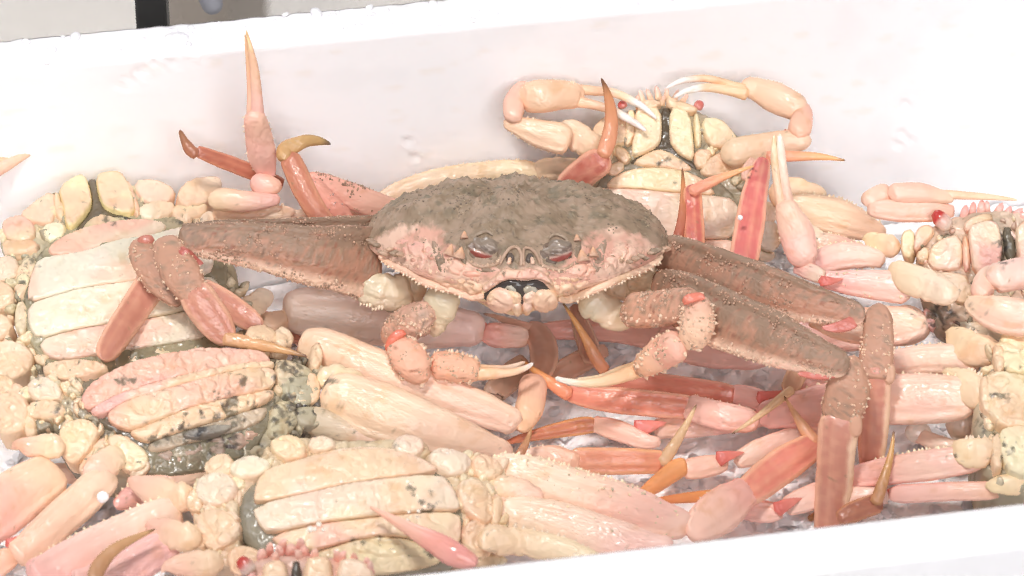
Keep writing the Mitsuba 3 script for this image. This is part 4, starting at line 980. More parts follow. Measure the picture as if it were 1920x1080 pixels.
seg(k + '__knee', [(972, 806, 14, 8), (984, 790, 14, 20), (994, 760, 16, 27), (999, 728, 18, 27), (1000, 706, 19, 20), (1000, 697, 20, 8)], (.86, .52, .32), (.76, .48, .34), thick=.65, rough=.08, **LEG)
shank(k + '__shank', [(1006, 712, 15, 14), (1016, 690, 14, 24), (1020, 660, 11, 27), (1008, 628, 9, 24), (990, 612, 8, 12)], (.72, .46, .32), (.70, .42, .30), (.58, .30, .21))
toe(k + '__toe', [(1005, 622, 8, 14), (970, 610, 9, 11), (935, 596, 10, 5), (905, 588, 10, 2)], (.66, .36, .26), (.6, .34, .22))
k = C + '__leg_001'
seg(k + '__root', [(596, 720, 34, 20), (625, 712, 34, 30), (660, 716, 33, 22), (676, 722, 32, 8)], (.84, .68, .44), (.90, .70, .46), thick=.55, stain=.2, rings=5, slant=.6, crest=.08, **LEG)
pale(k + '__upper_segment', [(600, 742, 33, 30), (640, 750, 32, 52), (710, 775, 30, 58), (800, 805, 26, 50), (890, 832, 20, 34), (945, 848, 16, 20), (962, 854, 15, 8)], (.92, .66, .45), (.92, .64, .48), thick=.55, around=44)
socket(k + '__joint', [(930, 856, 19, 5), (952, 858, 18, 9), (970, 860, 17, 5)])
pale(k + '__knee', [(975, 858, 14, 10), (1000, 856, 14, 18), (1040, 862, 14, 27), (1070, 872, 13, 28), (1082, 878, 13, 12)], (.92, .60, .46), (.90, .50, .34), spines=(TEETH(180, 12, .3),))
shank(k + '__shank', [(1066, 864, 13, 18), (1085, 865, 13, 26), (1140, 865, 12, 26), (1200, 865, 12, 24), (1236, 866, 11, 22), (1246, 868, 11, 12)], (.86, .44, .26), (.82, .42, .22), (.68, .26, .16))
toe(k + '__toe', [(1238, 872, 11, 13), (1254, 850, 13, 12), (1280, 808, 17, 8), (1306, 758, 22, 1.6)], (.60, .37, .21), (.70, .47, .27))
k = C + '__leg_002'
seg(k + '__upper_segment', [(556, 784, 30, 18), (600, 792, 28, 28), (660, 812, 26, 24), (720, 832, 24, 18), (760, 845, 23, 8)], (.58, .48, .34), (.90, .64, .46), thick=.7, stain=.3, **LEG)
k = C + '__leg_003'
seg(k + '__root', [(122, 832, 37, 14), (104, 836, 37, 26), (70, 838, 36, 22), (30, 842, 35, 16)], (.92, .72, .46), PEACH, thick=.55, rings=5, slant=.6, crest=.08, **LEG)
pale(k + '__upper_segment', [(106, 880, 30, 22), (92, 892, 30, 42), (40, 925, 28, 52), (-30, 975, 26, 56), (-80, 1010, 24, 40)], (.92, .65, .44), PINK, thick=.55, around=44)
seg(C + '__leg_004__root', [(228, 846, 34, 18), (212, 860, 34, 27), (190, 878, 33, 30), (172, 896, 32, 20)], (.90, .70, .45), PEACH, thick=.55, stain=.1, rings=5, slant=.6, crest=.08, **LEG)
pale(C + '__leg_004__upper_segment', [(206, 890, 30, 20), (188, 905, 30, 32), (140, 950, 27, 35), (80, 1005, 24, 34), (36, 1040, 22, 27), (24, 1050, 21, 12)], (.92, .65, .46), (.90, .58, .42), thick=.8)
socket(C + '__leg_004__joint', [(10, 1024, 27, 6), (28, 1014, 28, 12), (44, 1004, 28, 8)])
pale(C + '__leg_004__knee', [(30, 1040, 22, 12), (14, 1048, 22, 22), (-20, 1066, 20, 28)], (.84, .46, .30), PEACH)
seg(C + '__leg_005__upper_segment', [(330, 892, 12, 14), (260, 895, 12, 20), (180, 893, 12, 20), (110, 886, 13, 18), (80, 880, 13, 8)], (.80, .52, .40), (.84, .58, .45), thick=.6, stain=.15, **LEG)
shank(C + '__leg_006__shank', [(935, 730, 6, 10), (925, 738, 6, 22), (955, 708, 7, 26), (990, 680, 8, 22)], (.56, .36, .25), (.5, .32, .22), (.5, .30, .21))

# ---- the crab nearest to the front wall
D = 'crab_003'
labels[D] = {'label': 'upturned cream crab with a smooth broad belly and one black blotch', 'category': 'crab', 'group': 'crabs lying on their backs on the ice'}
bd = Belly((670, 945, 36), (650, 855, 42), (850, 925, 36), 8, 38, 26)
AT = bd.at
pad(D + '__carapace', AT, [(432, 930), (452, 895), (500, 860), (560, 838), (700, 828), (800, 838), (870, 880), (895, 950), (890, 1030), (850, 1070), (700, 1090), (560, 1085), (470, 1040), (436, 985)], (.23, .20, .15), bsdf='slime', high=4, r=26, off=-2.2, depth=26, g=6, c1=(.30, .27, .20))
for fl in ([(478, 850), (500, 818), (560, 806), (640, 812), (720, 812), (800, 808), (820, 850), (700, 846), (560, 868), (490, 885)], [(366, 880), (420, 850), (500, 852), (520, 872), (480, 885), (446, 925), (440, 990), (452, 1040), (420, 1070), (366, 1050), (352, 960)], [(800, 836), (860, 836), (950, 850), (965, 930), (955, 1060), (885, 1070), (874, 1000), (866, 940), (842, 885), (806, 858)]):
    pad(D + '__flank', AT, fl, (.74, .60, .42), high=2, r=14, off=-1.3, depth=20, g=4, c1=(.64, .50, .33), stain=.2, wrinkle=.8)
ab = D + '__belly_flap'
K = dict(r=4, high=.7, depth=6, g=3.0, crown=.6, R=50, grow=1.6)
e0 = [(553, 860), (600, 846), (640, 838), (700, 835), (767, 842), (800, 858)]
e1 = [(478, 906), (503, 874), (553, 862), (640, 842), (700, 838), (768, 846), (810, 868), (824, 885)]
e1b = [(477, 944), (598, 919), (670, 902), (823, 887)]
e2 = [(503, 1004), (598, 980), (664, 972), (795, 960), (862, 960)]
e2t = [(478, 948), (598, 921), (670, 904), (826, 889), (848, 912), (860, 944)]
e3 = [(575, 1035), (656, 1012), (725, 1002), (770, 1006), (840, 1022)]
pad(ab + '__plate', AT, np.vstack([[(520, 868), (553, 856), (600, 842), (640, 833), (700, 830), (767, 838)], [(768, 846), (700, 840), (640, 844), (553, 866)]]), CREAM, off=-.3, r=8, high=2, depth=5, g=3, c1=PALE)
pad(ab + '__plate', AT, np.vstack([[(476, 925), (484, 898), (503, 876), (553, 864), (640, 844), (700, 840), (768, 848), (808, 868), (822, 882)], [(670, 900), (598, 917), (477, 942)]]), (.92, .66, .50), c1=CREAM, off=.8, **K)
pad(ab + '__plate', AT, np.vstack([[(474, 950), (598, 921), (670, 904), (824, 889), (846, 912), (860, 944), (860, 956)], [(795, 956), (664, 970), (598, 978), (503, 1000), (484, 982)]]), (.91, .73, .48), c1=PALE, off=1.4, furrow=[(520, 960, 700, 935, .35)], **K)
pad(ab + '__plate', AT, np.vstack([[(505, 1004), (598, 982), (664, 974), (795, 960), (862, 960), (866, 990), (862, 1016), (845, 1036)], [(780, 1006), (725, 1000), (656, 1010), (575, 1034), (525, 1026)]]), (.90, .72, .48), c1=PEACH, off=.6, furrow=[(640, 990, 730, 985, .5)], **K)
pad(ab + '__plate', AT, [(580, 1038), (656, 1014), (690, 1004), (725, 1004), (775, 1010), (842, 1040), (815, 1060), (700, 1080), (600, 1070)], (.78, .66, .42), c1=(.70, .56, .36), off=-.8, furrow=[(680, 1010, 760, 1020, .8), (650, 1040, 800, 1040, .6)], **K)
K = dict(r=5, high=1.1, depth=9, g=3.0, crown=.55, R=22, wrinkle=.6, grow=3.6)
for p, o, c in (([(806, 854), (818, 842), (840, 841), (866, 850), (884, 862), (876, 880), (850, 888), (824, 876)], 3.2, PALE), ([(861, 910), (872, 900), (892, 901), (908, 912), (924, 938), (922, 976), (904, 982), (880, 962), (866, 936)], 3.2, PALE),
                ([(872, 1004), (876, 982), (896, 974), (914, 984), (924, 1008), (922, 1036), (900, 1048), (876, 1030)], 3.2, PALE), ([(886, 858), (910, 852), (934, 866), (944, 884), (924, 896), (896, 890)], 2.8, CREAM),
                ([(924, 936), (936, 930), (942, 948), (934, 984), (922, 980)], 3.4, CREAM), ([(926, 1000), (940, 992), (946, 1010), (938, 1036), (926, 1036)], 3.4, (.92, .80, .62)),
                ([(736, 838), (742, 822), (764, 814), (790, 820), (794, 838), (776, 848)], 2.2, PALE), ([(504, 832), (524, 820), (548, 818), (568, 828), (572, 846), (556, 858), (526, 856)], 3.2, (.90, .74, .44)), ([(578, 830), (590, 818), (612, 818), (630, 828), (612, 838), (588, 840)], 2.4, PALE),
                ([(368, 904), (392, 890), (424, 888), (442, 908), (440, 924), (420, 943), (386, 944), (370, 930)], 3.6, PALE), ([(370, 966), (396, 956), (428, 960), (446, 986), (440, 1006), (424, 1022), (392, 1028), (372, 1002)], 3.6, PALE),
                ([(424, 1042), (446, 1024), (476, 1028), (492, 1048), (480, 1080), (440, 1080)], 3.0, CREAM), ([(382, 872), (404, 854), (426, 851), (436, 866), (424, 886), (394, 890)], 2.6, CREAM), ([(428, 876), (452, 858), (484, 856), (504, 866), (500, 878), (474, 890), (444, 894)], 3.0, (.90, .80, .60)),
                ([(352, 928), (370, 916), (378, 940), (370, 956), (352, 952)], 2.6, CREAM), ([(358, 990), (372, 980), (384, 1008), (376, 1030), (358, 1024)], 2.6, CREAM)):
    pad(D + '__belly_plate', AT, p, c, off=o * .28, c1=CREAM, **K)
tissue(D + '__belly_skin', AT, [(380, 860), (440, 850), (520, 850), (480, 890), (440, 930), (450, 1020), (400, 1050), (350, 1000), (350, 920)], [], 50, [(.86, .70, .46), (.74, .62, .42), (.88, .66, .48)], seed=12, stain=.1)
tissue(D + '__belly_skin_001', AT, [(800, 845), (880, 840), (960, 860), (960, 960), (950, 1050), (880, 1060), (868, 960), (850, 890)], [], 70, [(.88, .72, .48), (.76, .64, .44), (.88, .66, .48)], seed=13, stain=.15)
m = Mesh()
wd = np.array([(598, 984), (606, 994), (582, 993), (590, 993), (672, 957), (766, 961), (784, 959), (764, 976), (838, 852), (640, 905), (580, 952), (700, 1000)], float)
wx, wn = AT(wd)
m.blobs(wx + wn * .0005, np.array([.8, .6, 1.0, .7, .6, .5, .6, .5, .5, .5, .6, .5]) * MM, wn, np.tile([(.83, .76, .66)], (12, 1)), .5)
m.put(D + '__water_drops', 'gloss')  # pale blobs set as painted wet highlights on the belly plates
labels[D + '__water_drops'] = {'label': 'pale blobs standing for wet highlights on the belly', 'kind': 'stuff'}
seg(D + '__leg__root', [(918, 925, 34, 14), (945, 915, 35, 26), (985, 925, 34, 24), (1010, 940, 33, 10)], CREAM, PEACH, thick=.55, rings=5, slant=.6, crest=.08, **LEG)
pale(D + '__leg__upper_segment', [(915, 880, 33, 26), (950, 890, 33, 42), (1030, 914, 31, 50), (1130, 944, 27, 50), (1220, 968, 22, 40), (1280, 985, 18, 26), (1294, 990, 17, 12)], (.92, .70, .52), (.92, .58, .46), thick=.55, around=46, spines=(TEETH(180, 26, .42, .02, .7), (150, 20, .3, .03, .6)), grains=60, **CK)
pale(D + '__leg__knee', [(1290, 1004, 17, 12), (1306, 992, 17, 30), (1350, 958, 17, 42), (1392, 926, 17, 32), (1408, 914, 17, 12)], (.92, .58, .46), (.90, .50, .40), spines=(TEETH(180, 10, .25),))
shank(D + '__leg__shank', [(1392, 930, 17, 20), (1410, 916, 17, 30), (1460, 878, 16, 34), (1515, 842, 15, 28), (1535, 828, 15, 14)], (.88, .48, .32), (.86, .44, .26), (.76, .26, .19))
toe(D + '__leg__toe', [(1532, 832, 16, 12), (1514, 812, 18, 12), (1490, 775, 22, 6), (1470, 742, 25, 1.5)], (.74, .36, .20))
pale(D + '__leg_001__upper_segment', [(930, 965, 30, 26), (970, 968, 30, 38), (1060, 990, 28, 46), (1160, 1022, 25, 46), (1260, 1048, 22, 36)], (.92, .70, .50), (.92, .60, .50), thick=.52, around=44, grains=30, **CK)
seg(D + '__leg_002__root', [(905, 1030, 34, 14), (930, 1012, 34, 30), (985, 1018, 33, 28), (1050, 1030, 32, 24), (1120, 1060, 30, 20)], CREAM, (.92, .72, .48), thick=.55, spines=(TEETH(180, 10, .4, .3, .9),), rings=5, slant=.6, crest=.08, **LEG)
for kk, rt, mer in (('__leg_003', [(372, 925, 35, 12), (340, 932, 35, 30), (300, 925, 34, 32), (262, 912, 33, 20), (240, 905, 32, 8)], [(330, 905, 34, 22), (400, 872, 33, 22), (430, 858, 33, 12)]),
                    ('__leg_004', [(378, 1000, 35, 14), (350, 1006, 35, 30), (310, 1000, 34, 28), (276, 990, 33, 12)], None)):
    seg(D + kk + '__root', rt, CREAM, PEACH, thick=.55, rings=5, slant=.6, crest=.08, **LEG)
pale(D + '__leg_003__upper_segment', [(340, 960, 31, 24), (310, 970, 31, 38), (220, 1016, 28, 46), (120, 1070, 26, 50), (60, 1100, 25, 40)], (.92, .68, .52), PINK, thick=.52, around=44, spines=(TEETH(0, 20, .42, .1, .9), TEETH(180, 10, .3, .1, .6)), **CK)
pale(D + '__leg_004__upper_segment', [(330, 1012, 31, 22), (290, 1036, 30, 34), (220, 1074, 28, 38), (140, 1110, 26, 36)], (.92, .58, .52), PINK, thick=.7, around=40)
seg(D + '__leg_005__root', [(420, 1052, 35, 16), (392, 1056, 35, 28), (350, 1060, 34, 24), (310, 1072, 33, 14)], CREAM, PEACH, thick=.55, rings=5, slant=.6, crest=.08, **LEG)
toe(D + '__leg_006__toe', [(176, 1095, 36, 14), (186, 1062, 38, 15), (210, 1034, 40, 12), (250, 1010, 41, 7), (292, 992, 41, 1.5)], (.48, .25, .13), (.58, .34, .17))
seg(D + '__claw__palm', [(892, 1060, 44, 10), (880, 1052, 44, 17), (846, 1036, 45, 24), (805, 1012, 46, 20), (765, 990, 46, 13), (730, 970, 46, 8), (692, 950, 46, 2)], (.90, .42, .36), (.92, .56, .40), thick=.75, caps=(.8, .2), bsdf='gloss', around=24)
seg(D + '__leg_007__toe', [(966, 862, 20, 8), (978, 846, 22, 8), (990, 822, 24, 5), (997, 800, 26, 1.5)], (.52, .24, .14), (.5, .26, .12), thick=.8, around=16)
seg(D + '__leg_008__upper_segment', [(440, 862, 26, 16), (390, 872, 26, 24), (320, 900, 25, 26), (250, 930, 24, 22), (215, 950, 24, 10)], (.92, .70, .50), PINK, thick=.7, spines=(TEETH(0, 14, .5, .1, .95),), **LEG, **CK)

# ---- the crab cut off by the front wall
E = 'crab_004'
labels[E] = {'label': 'crab cut off by the lower border, only its pink mouth and red eye show', 'category': 'crab', 'group': 'crabs lying on their backs on the ice'}
be = Belly((570, 1085, 44), (560, 1020, 50), (680, 1075, 44), 3, 40, 30)
AT = be.at
pad(E + '__carapace', AT, [(440, 1090), (460, 1050), (500, 1030), (600, 1030), (690, 1044), (720, 1090), (700, 1160), (460, 1160)], (.62, .40, .32), high=4, r=22, off=-3, depth=18, g=6)
for p, c in (([(490, 1062), (506, 1050), (531, 1048), (542, 1074), (546, 1150), (485, 1150)], CREAM), ([(570, 1046), (596, 1042), (620, 1042), (626, 1090), (630, 1150), (564, 1150)], CREAM), ([(630, 1050), (664, 1044), (696, 1058), (712, 1100), (700, 1150), (634, 1150)], (.92, .70, .52)), ([(460, 1080), (482, 1066), (484, 1150), (455, 1150)], PINK)):
    pad(E + '__mouth_plate', AT, p, c, off=2, high=3, r=12, depth=6, g=3.6)
pad(E + '__mouth', AT, [(545, 1052), (566, 1048), (564, 1150), (548, 1150)], (.10, .085, .07), off=-.5, high=1, r=8, depth=4, g=4, bsdf='gloss')
m = Mesh()
for kx, (fx, fy, sz) in enumerate([(495, 1034, 9), (506, 1022, 7), (520, 1028, 8), (534, 1016, 8), (546, 1024, 10), (560, 1014, 8), (574, 1028, 9), (590, 1034, 8), (628, 1036, 7), (646, 1038, 7), (664, 1042, 7), (684, 1050, 7), (698, 1058, 6), (516, 1040, 8), (556, 1036, 8)]):
    limb(m, [(fx, fy + 20, 44, sz * 1.2), (fx + (kx % 3 - 1) * 4, fy + 4, 48, sz), (fx + (kx % 2) * 5 - 2, fy - 6, 50, 3)], (.84, .42, .36), (.90, .58, .48), around=14, seed=kx + 2, caps=(.5, .6))
m.put(E + '__mouth_fringe')
m = Mesh()
limb(m, [(470, 1074, 46, 14), (462, 1062, 48, 15), (452, 1052, 49, 12), (447, 1048, 49, 5)], (.66, .60, .52), (.52, .07, .05), around=20, seed=3, caps=(.3, .9), tip=((.50, .06, .045), .5, .62))
m.put(E + '__eye', 'gloss')

# ---- the crab leaning on the back wall
F = 'crab_005'
labels[F] = {'label': 'upturned crab leaning on the back wall, both pincers folded over its mouth', 'category': 'crab', 'group': 'crabs lying on their backs on the ice'}
bf = Belly((1245, 372, 36), (1245, 235, 52), (1380, 375, 36), 6.5, 36, 34)
AT = bf.at
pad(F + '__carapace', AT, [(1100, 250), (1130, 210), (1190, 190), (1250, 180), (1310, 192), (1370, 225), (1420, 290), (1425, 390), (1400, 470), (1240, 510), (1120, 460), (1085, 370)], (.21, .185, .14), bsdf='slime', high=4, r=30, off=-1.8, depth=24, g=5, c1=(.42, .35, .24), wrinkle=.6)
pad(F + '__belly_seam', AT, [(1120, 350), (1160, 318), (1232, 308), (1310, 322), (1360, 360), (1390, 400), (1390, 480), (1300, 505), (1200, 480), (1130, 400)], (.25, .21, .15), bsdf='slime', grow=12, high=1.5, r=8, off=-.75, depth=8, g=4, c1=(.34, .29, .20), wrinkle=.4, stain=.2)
ab = F + '__belly_flap'
K = dict(r=4, high=.7, depth=6, g=3.0, crown=.5, R=50, grow=1.4)
pad(ab + '__plate', AT, [(1136, 349), (1146, 336), (1164, 324), (1195, 315), (1232, 313), (1282, 319), (1316, 334), (1334, 352), (1342, 366), (1300, 362), (1245, 358), (1207, 353), (1150, 352)], (.91, .78, .50), c1=CREAM, off=.6, **K)
pad(ab + '__plate', AT, [(1112, 354), (1140, 354), (1207, 356), (1245, 361), (1310, 366), (1350, 369), (1374, 374), (1388, 400), (1384, 446), (1300, 447), (1220, 446), (1160, 430), (1118, 392)], (.91, .70, .54), c1=PALE, off=1.2, **K)
pad(ab + '__plate', AT, [(1200, 449), (1300, 450), (1386, 450), (1376, 480), (1300, 500), (1220, 490)], (.91, .70, .53), off=.4, **K)
K = dict(r=4, high=.9, depth=8, g=2.8, crown=.4, R=22, wrinkle=.35, grow=1.6)
YEL = (.90, .77, .50)
for p, c in (([(1192, 206), (1212, 203), (1238, 204), (1240, 256), (1232, 274), (1208, 286), (1186, 295), (1186, 270), (1192, 250)], YEL), ([(1257, 204), (1276, 206), (1292, 214), (1299, 262), (1300, 302), (1280, 292), (1266, 280), (1256, 264)], YEL)):
    pad(F + '__mouth_plate', AT, p, c, off=1.5, c1=(.90, .72, .46), **K)
pad(F + '__mouth', AT, [(1238, 200), (1260, 200), (1260, 262), (1270, 284), (1306, 306), (1306, 322), (1250, 284), (1236, 284), (1186, 308), (1180, 300), (1232, 274), (1240, 256)], (.10, .075, .05), off=-.5, high=.6, r=5, depth=4, g=3, bsdf='slime')
for p, c, o in (([(1175, 206), (1190, 206), (1190, 252), (1180, 270), (1171, 270)], YEL, 2), ([(1302, 212), (1310, 214), (1316, 272), (1304, 274)], YEL, 2), ([(1110, 240), (1134, 216), (1172, 214), (1175, 262), (1160, 272), (1136, 262), (1114, 252)], YEL, 1.8),
                ([(1314, 221), (1350, 220), (1374, 244), (1386, 268), (1358, 276), (1328, 270)], YEL, 1.8), ([(1186, 304), (1220, 282), (1246, 279), (1292, 308), (1298, 322), (1236, 311), (1198, 310)], (.66, .56, .34), 1.4),
                ([(1152, 270), (1175, 280), (1180, 300), (1168, 306), (1154, 290)], YEL, 2), ([(1145, 306), (1168, 300), (1168, 320), (1148, 330), (1138, 322)], YEL, 1), ([(1302, 280), (1338, 280), (1322, 314), (1304, 314)], YEL, 2.2),
                ([(1312, 318), (1340, 288), (1388, 276), (1402, 300), (1396, 322), (1350, 330), (1322, 330)], (.90, .76, .50), 3.2), ([(1252, 176), (1262, 186), (1296, 196), (1310, 206), (1288, 212), (1262, 204), (1250, 196)], CREAM, 3.0), ([(1242, 192), (1220, 186), (1196, 192), (1192, 204), (1226, 204)], CREAM, 3.0),
                ([(1104, 264), (1140, 262), (1150, 290), (1130, 306), (1100, 290)], PALE, 2.4), ([(1398, 340), (1420, 330), (1430, 356), (1420, 380), (1400, 370)], PALE, 0), ([(1404, 384), (1440, 374), (1460, 396), (1450, 420), (1420, 416)], PALE, 1.5),
                ([(1418, 420), (1446, 412), (1466, 430), (1462, 462), (1440, 474), (1420, 456)], (.86, .82, .70), 3), ([(1418, 466), (1440, 476), (1456, 472), (1448, 490), (1424, 488)], (.78, .74, .60), 1)):
    pad(F + '__belly_plate', AT, p, c, off=o * .28, c1=CREAM, **K)
tissue(F + '__belly_skin', AT, [(1110, 240), (1190, 200), (1310, 200), (1390, 260), (1430, 330), (1440, 480), (1400, 480), (1385, 390), (1340, 340), (1240, 305), (1150, 320), (1110, 350), (1080, 300)], [[(1185, 200), (1305, 200), (1310, 325), (1180, 325)]], 80, [(.86, .74, .48), (.66, .57, .38), (.40, .34, .24), (.84, .68, .46)], size=(6, 13), seed=17, stain=.2)
m = Mesh()
for kx, (fx, fy, ex, ey, sz) in enumerate([(1205, 196, 1200, 168, 7), (1222, 192, 1212, 166, 6), (1236, 190, 1230, 160, 7), (1250, 190, 1250, 164, 6), (1262, 192, 1272, 168, 6), (1276, 196, 1290, 176, 6), (1194, 200, 1196, 178, 8), (1240, 200, 1246, 178, 6)]):
    limb(m, [(fx, fy, 55, sz), ((fx + ex) / 2, (fy + ey) / 2, 57, sz * .8), (ex, ey, 59, 2.5)], (.90, .70, .46), (.90, .60, .48), around=14, seed=kx + 2, caps=(.5, .6))
m.put(F + '__mouth_fringe')
for pts in ([(1170, 204, 56, 7), (1166, 196, 57, 9), (1162, 190, 58, 6)], [(1305, 206, 56, 7), (1310, 198, 57, 9), (1312, 192, 57, 6)]):
    seg(F + '__eye', pts, (.62, .24, .20), (.48, .07, .06), thick=.9, caps=(.4, .9), bsdf='gloss', around=20)
k = F + '__claw'
seg(k + '__root', [(1128, 282, 50, 14), (1108, 272, 52, 27), (1076, 254, 53, 28), (1058, 246, 54, 20), (1052, 243, 54, 8)], CREAM, PALE, thick=.55, groove=.06, rings=5, slant=.6, crest=.08, **LEG)
pale(k + '__upper_segment', [(1070, 266, 53, 22), (1050, 260, 54, 30), (1010, 250, 55, 26), (970, 236, 57, 18), (944, 227, 58, 8)], (.92, .68, .45), (.92, .62, .42), thick=.8, spines=(TEETH(180, 14, .3), TEETH(0, 14, .3)))
seg(k + '__knee', [(975, 226, 60, 12), (964, 212, 61, 20), (966, 188, 62, 20), (980, 168, 63, 17), (990, 160, 63, 8)], PEACH, PEACH, thick=.85, **LEG)
seg(k + '__palm', [(972, 186, 63, 16), (984, 184, 63, 28), (1020, 180, 64, 31), (1060, 178, 63, 27), (1086, 180, 62, 22), (1096, 182, 62, 12)], (.92, .62, .42), (.92, .60, .40), thick=.75, spines=(TEETH(180, 14, .22), (150, 12, .2, .1, .9)), **LEG)
seg(k + '__finger', [(1080, 168, 62, 10), (1110, 170, 62, 9), (1150, 174, 61, 8), (1192, 192, 60, 7), (1231, 223, 57, 2.5)], (.90, .58, .36), (.90, .70, .48), tip=(WHITE, .55, .72), thick=.8, caps=(.2, .5), around=18)
seg(k + '__finger', [(1078, 190, 61, 12), (1110, 196, 61, 9), (1145, 206, 60, 8), (1180, 224, 58, 7), (1212, 246, 56, 2.5)], (.90, .58, .36), (.90, .70, .48), tip=(WHITE, .5, .68), thick=.8, caps=(.2, .5), around=18)
k = F + '__claw_001'
seg(k + '__upper_segment', [(1350, 290, 50, 14), (1380, 286, 51, 28), (1430, 276, 52, 26), (1470, 268, 53, 24), (1508, 264, 54, 16), (1522, 262, 54, 6)], CREAM, (.92, .64, .46), thick=.8, spines=(TEETH(180, 10, .22),), **LEG)
socket(k + '__joint', [(1470, 250, 56, 4), (1480, 248, 57, 8), (1492, 246, 57, 5)])
seg(k + '__knee', [(1496, 258, 56, 14), (1500, 240, 57, 22), (1506, 215, 58, 18), (1504, 198, 58, 10)], (.92, .54, .38), PEACH, thick=.8, **LEG)
seg(k + '__palm', [(1508, 212, 58, 14), (1494, 202, 59, 25), (1455, 184, 60, 29), (1420, 168, 61, 22), (1400, 162, 62, 18), (1388, 160, 62, 8)], (.92, .62, .44), (.92, .62, .42), thick=.75, spines=(TEETH(0, 12, .22),), **LEG)
seg(k + '__finger', [(1400, 168, 62, 10), (1372, 160, 63, 8), (1330, 148, 64, 7), (1285, 150, 64, 6), (1248, 166, 62, 2)], (.90, .58, .34), (.90, .68, .44), tip=(WHITE, .55, .72), thick=.8, caps=(.2, .5), around=18)
seg(k + '__finger', [(1404, 178, 61, 13), (1370, 170, 62, 10), (1325, 164, 63, 8), (1290, 170, 63, 6), (1262, 184, 61, 2)], (.90, .58, .34), (.90, .68, .44), tip=(WHITE, .55, .72), thick=.8, caps=(.2, .5), around=18)
seg(F + '__leg__root', [(1000, 322, 38, 14), (1030, 316, 39, 22), (1075, 316, 40, 20), (1100, 318, 40, 10)], CREAM, PALE, thick=.55, groove=.12, rings=5, slant=.6, crest=.08, **LEG)
pale(F + '__leg__upper_segment', [(1015, 322, 38, 12), (985, 322, 37, 22), (920, 326, 36, 24), (840, 338, 35, 26), (760, 358, 33, 22), (700, 382, 31, 12)], (.92, .72, .46), (.92, .66, .46), spines=(TEETH(0, 26, .28), (30, 20, .22, .1, .9)))
seg(F + '__leg_001__root', [(1440, 360, 36, 14), (1460, 362, 36, 30), (1495, 365, 36, 32), (1530, 372, 35, 22), (1545, 376, 34, 8)], CREAM, (.92, .70, .46), thick=.55, rings=5, slant=.6, crest=.08, **LEG)
pale(F + '__leg_001__upper_segment', [(1470, 392, 34, 22), (1510, 395, 34, 34), (1570, 408, 32, 36), (1630, 430, 29, 24), (1660, 444, 27, 10)], (.92, .68, .46), (.92, .62, .44), spines=(TEETH(180, 22, .36), (160, 12, .26, .1, .9)), **CK)
seg(F + '__leg_002__root', [(1470, 430, 34, 14), (1500, 436, 34, 26), (1530, 448, 33, 18), (1545, 455, 32, 6)], CREAM, PALE, thick=.55, rings=5, slant=.6, crest=.08, **LEG)
pale(F + '__leg_002__upper_segment', [(1510, 455, 31, 18), (1545, 462, 31, 26), (1590, 470, 30, 22), (1640, 484, 28, 12)], (.92, .70, .50), PINK, spines=(TEETH(180, 16, .34),), **CK)
shank(F + '__leg_003__shank', [(1395, 500, 42, 22), (1396, 480, 44, 28), (1404, 430, 48, 28), (1414, 370, 53, 25), (1424, 325, 56, 20), (1429, 305, 57, 15), (1431, 294, 58, 7)], (.86, .46, .30), (.88, .50, .34), (.64, .16, .14))
toe(F + '__leg_003__toe', [(1436, 298, 57, 14), (1470, 293, 58, 11), (1520, 293, 58, 8), (1586, 301, 58, 1.5)], (.80, .34, .22), (.80, .42, .16))
pale(F + '__leg_003__knee', [(1400, 340, 50, 8), (1406, 316, 52, 14), (1420, 300, 54, 10)], PEACH, PEACH)

# ---- the crab at the right back
G = 'crab_006'
labels[G] = {'label': 'upturned pink crab with one red stalked eye and parted mouth plates', 'category': 'crab', 'group': 'crabs lying on their backs on the ice'}
bg = Belly((1850, 520, 36), (1850, 420, 47), (1960, 525, 36), 4, 36, 30)
AT = bg.at
pad(G + '__carapace', AT, [(1712, 470), (1730, 425), (1770, 400), (1830, 385), (1930, 380), (2010, 420), (2020, 560), (1960, 640), (1850, 650), (1760, 640), (1720, 560)], (.66, .50, .38), bsdf='wet_shell', high=4, r=26, off=-1.8, depth=24, g=5, c1=(.40, .32, .23), stain=.3, wrinkle=.8)
K = dict(r=4, high=.9, depth=8, g=2.8, crown=.4, R=22, wrinkle=.35, grow=1.6)
for p, c in (([(1816, 430), (1840, 420), (1866, 418), (1874, 440), (1878, 488), (1856, 520), (1826, 512), (1820, 470)], (.91, .72, .52)), ([(1904, 420), (1960, 418), (1970, 520), (1920, 520), (1908, 480)], (.90, .74, .50))):
    pad(G + '__mouth_plate', AT, p, c, off=3, c1=PINK, **K)
pad(G + '__mouth', AT, [(1878, 424), (1900, 424), (1908, 486), (1886, 490)], (.14, .115, .08), off=0, high=1, r=8, depth=4, g=4, bsdf='slime')
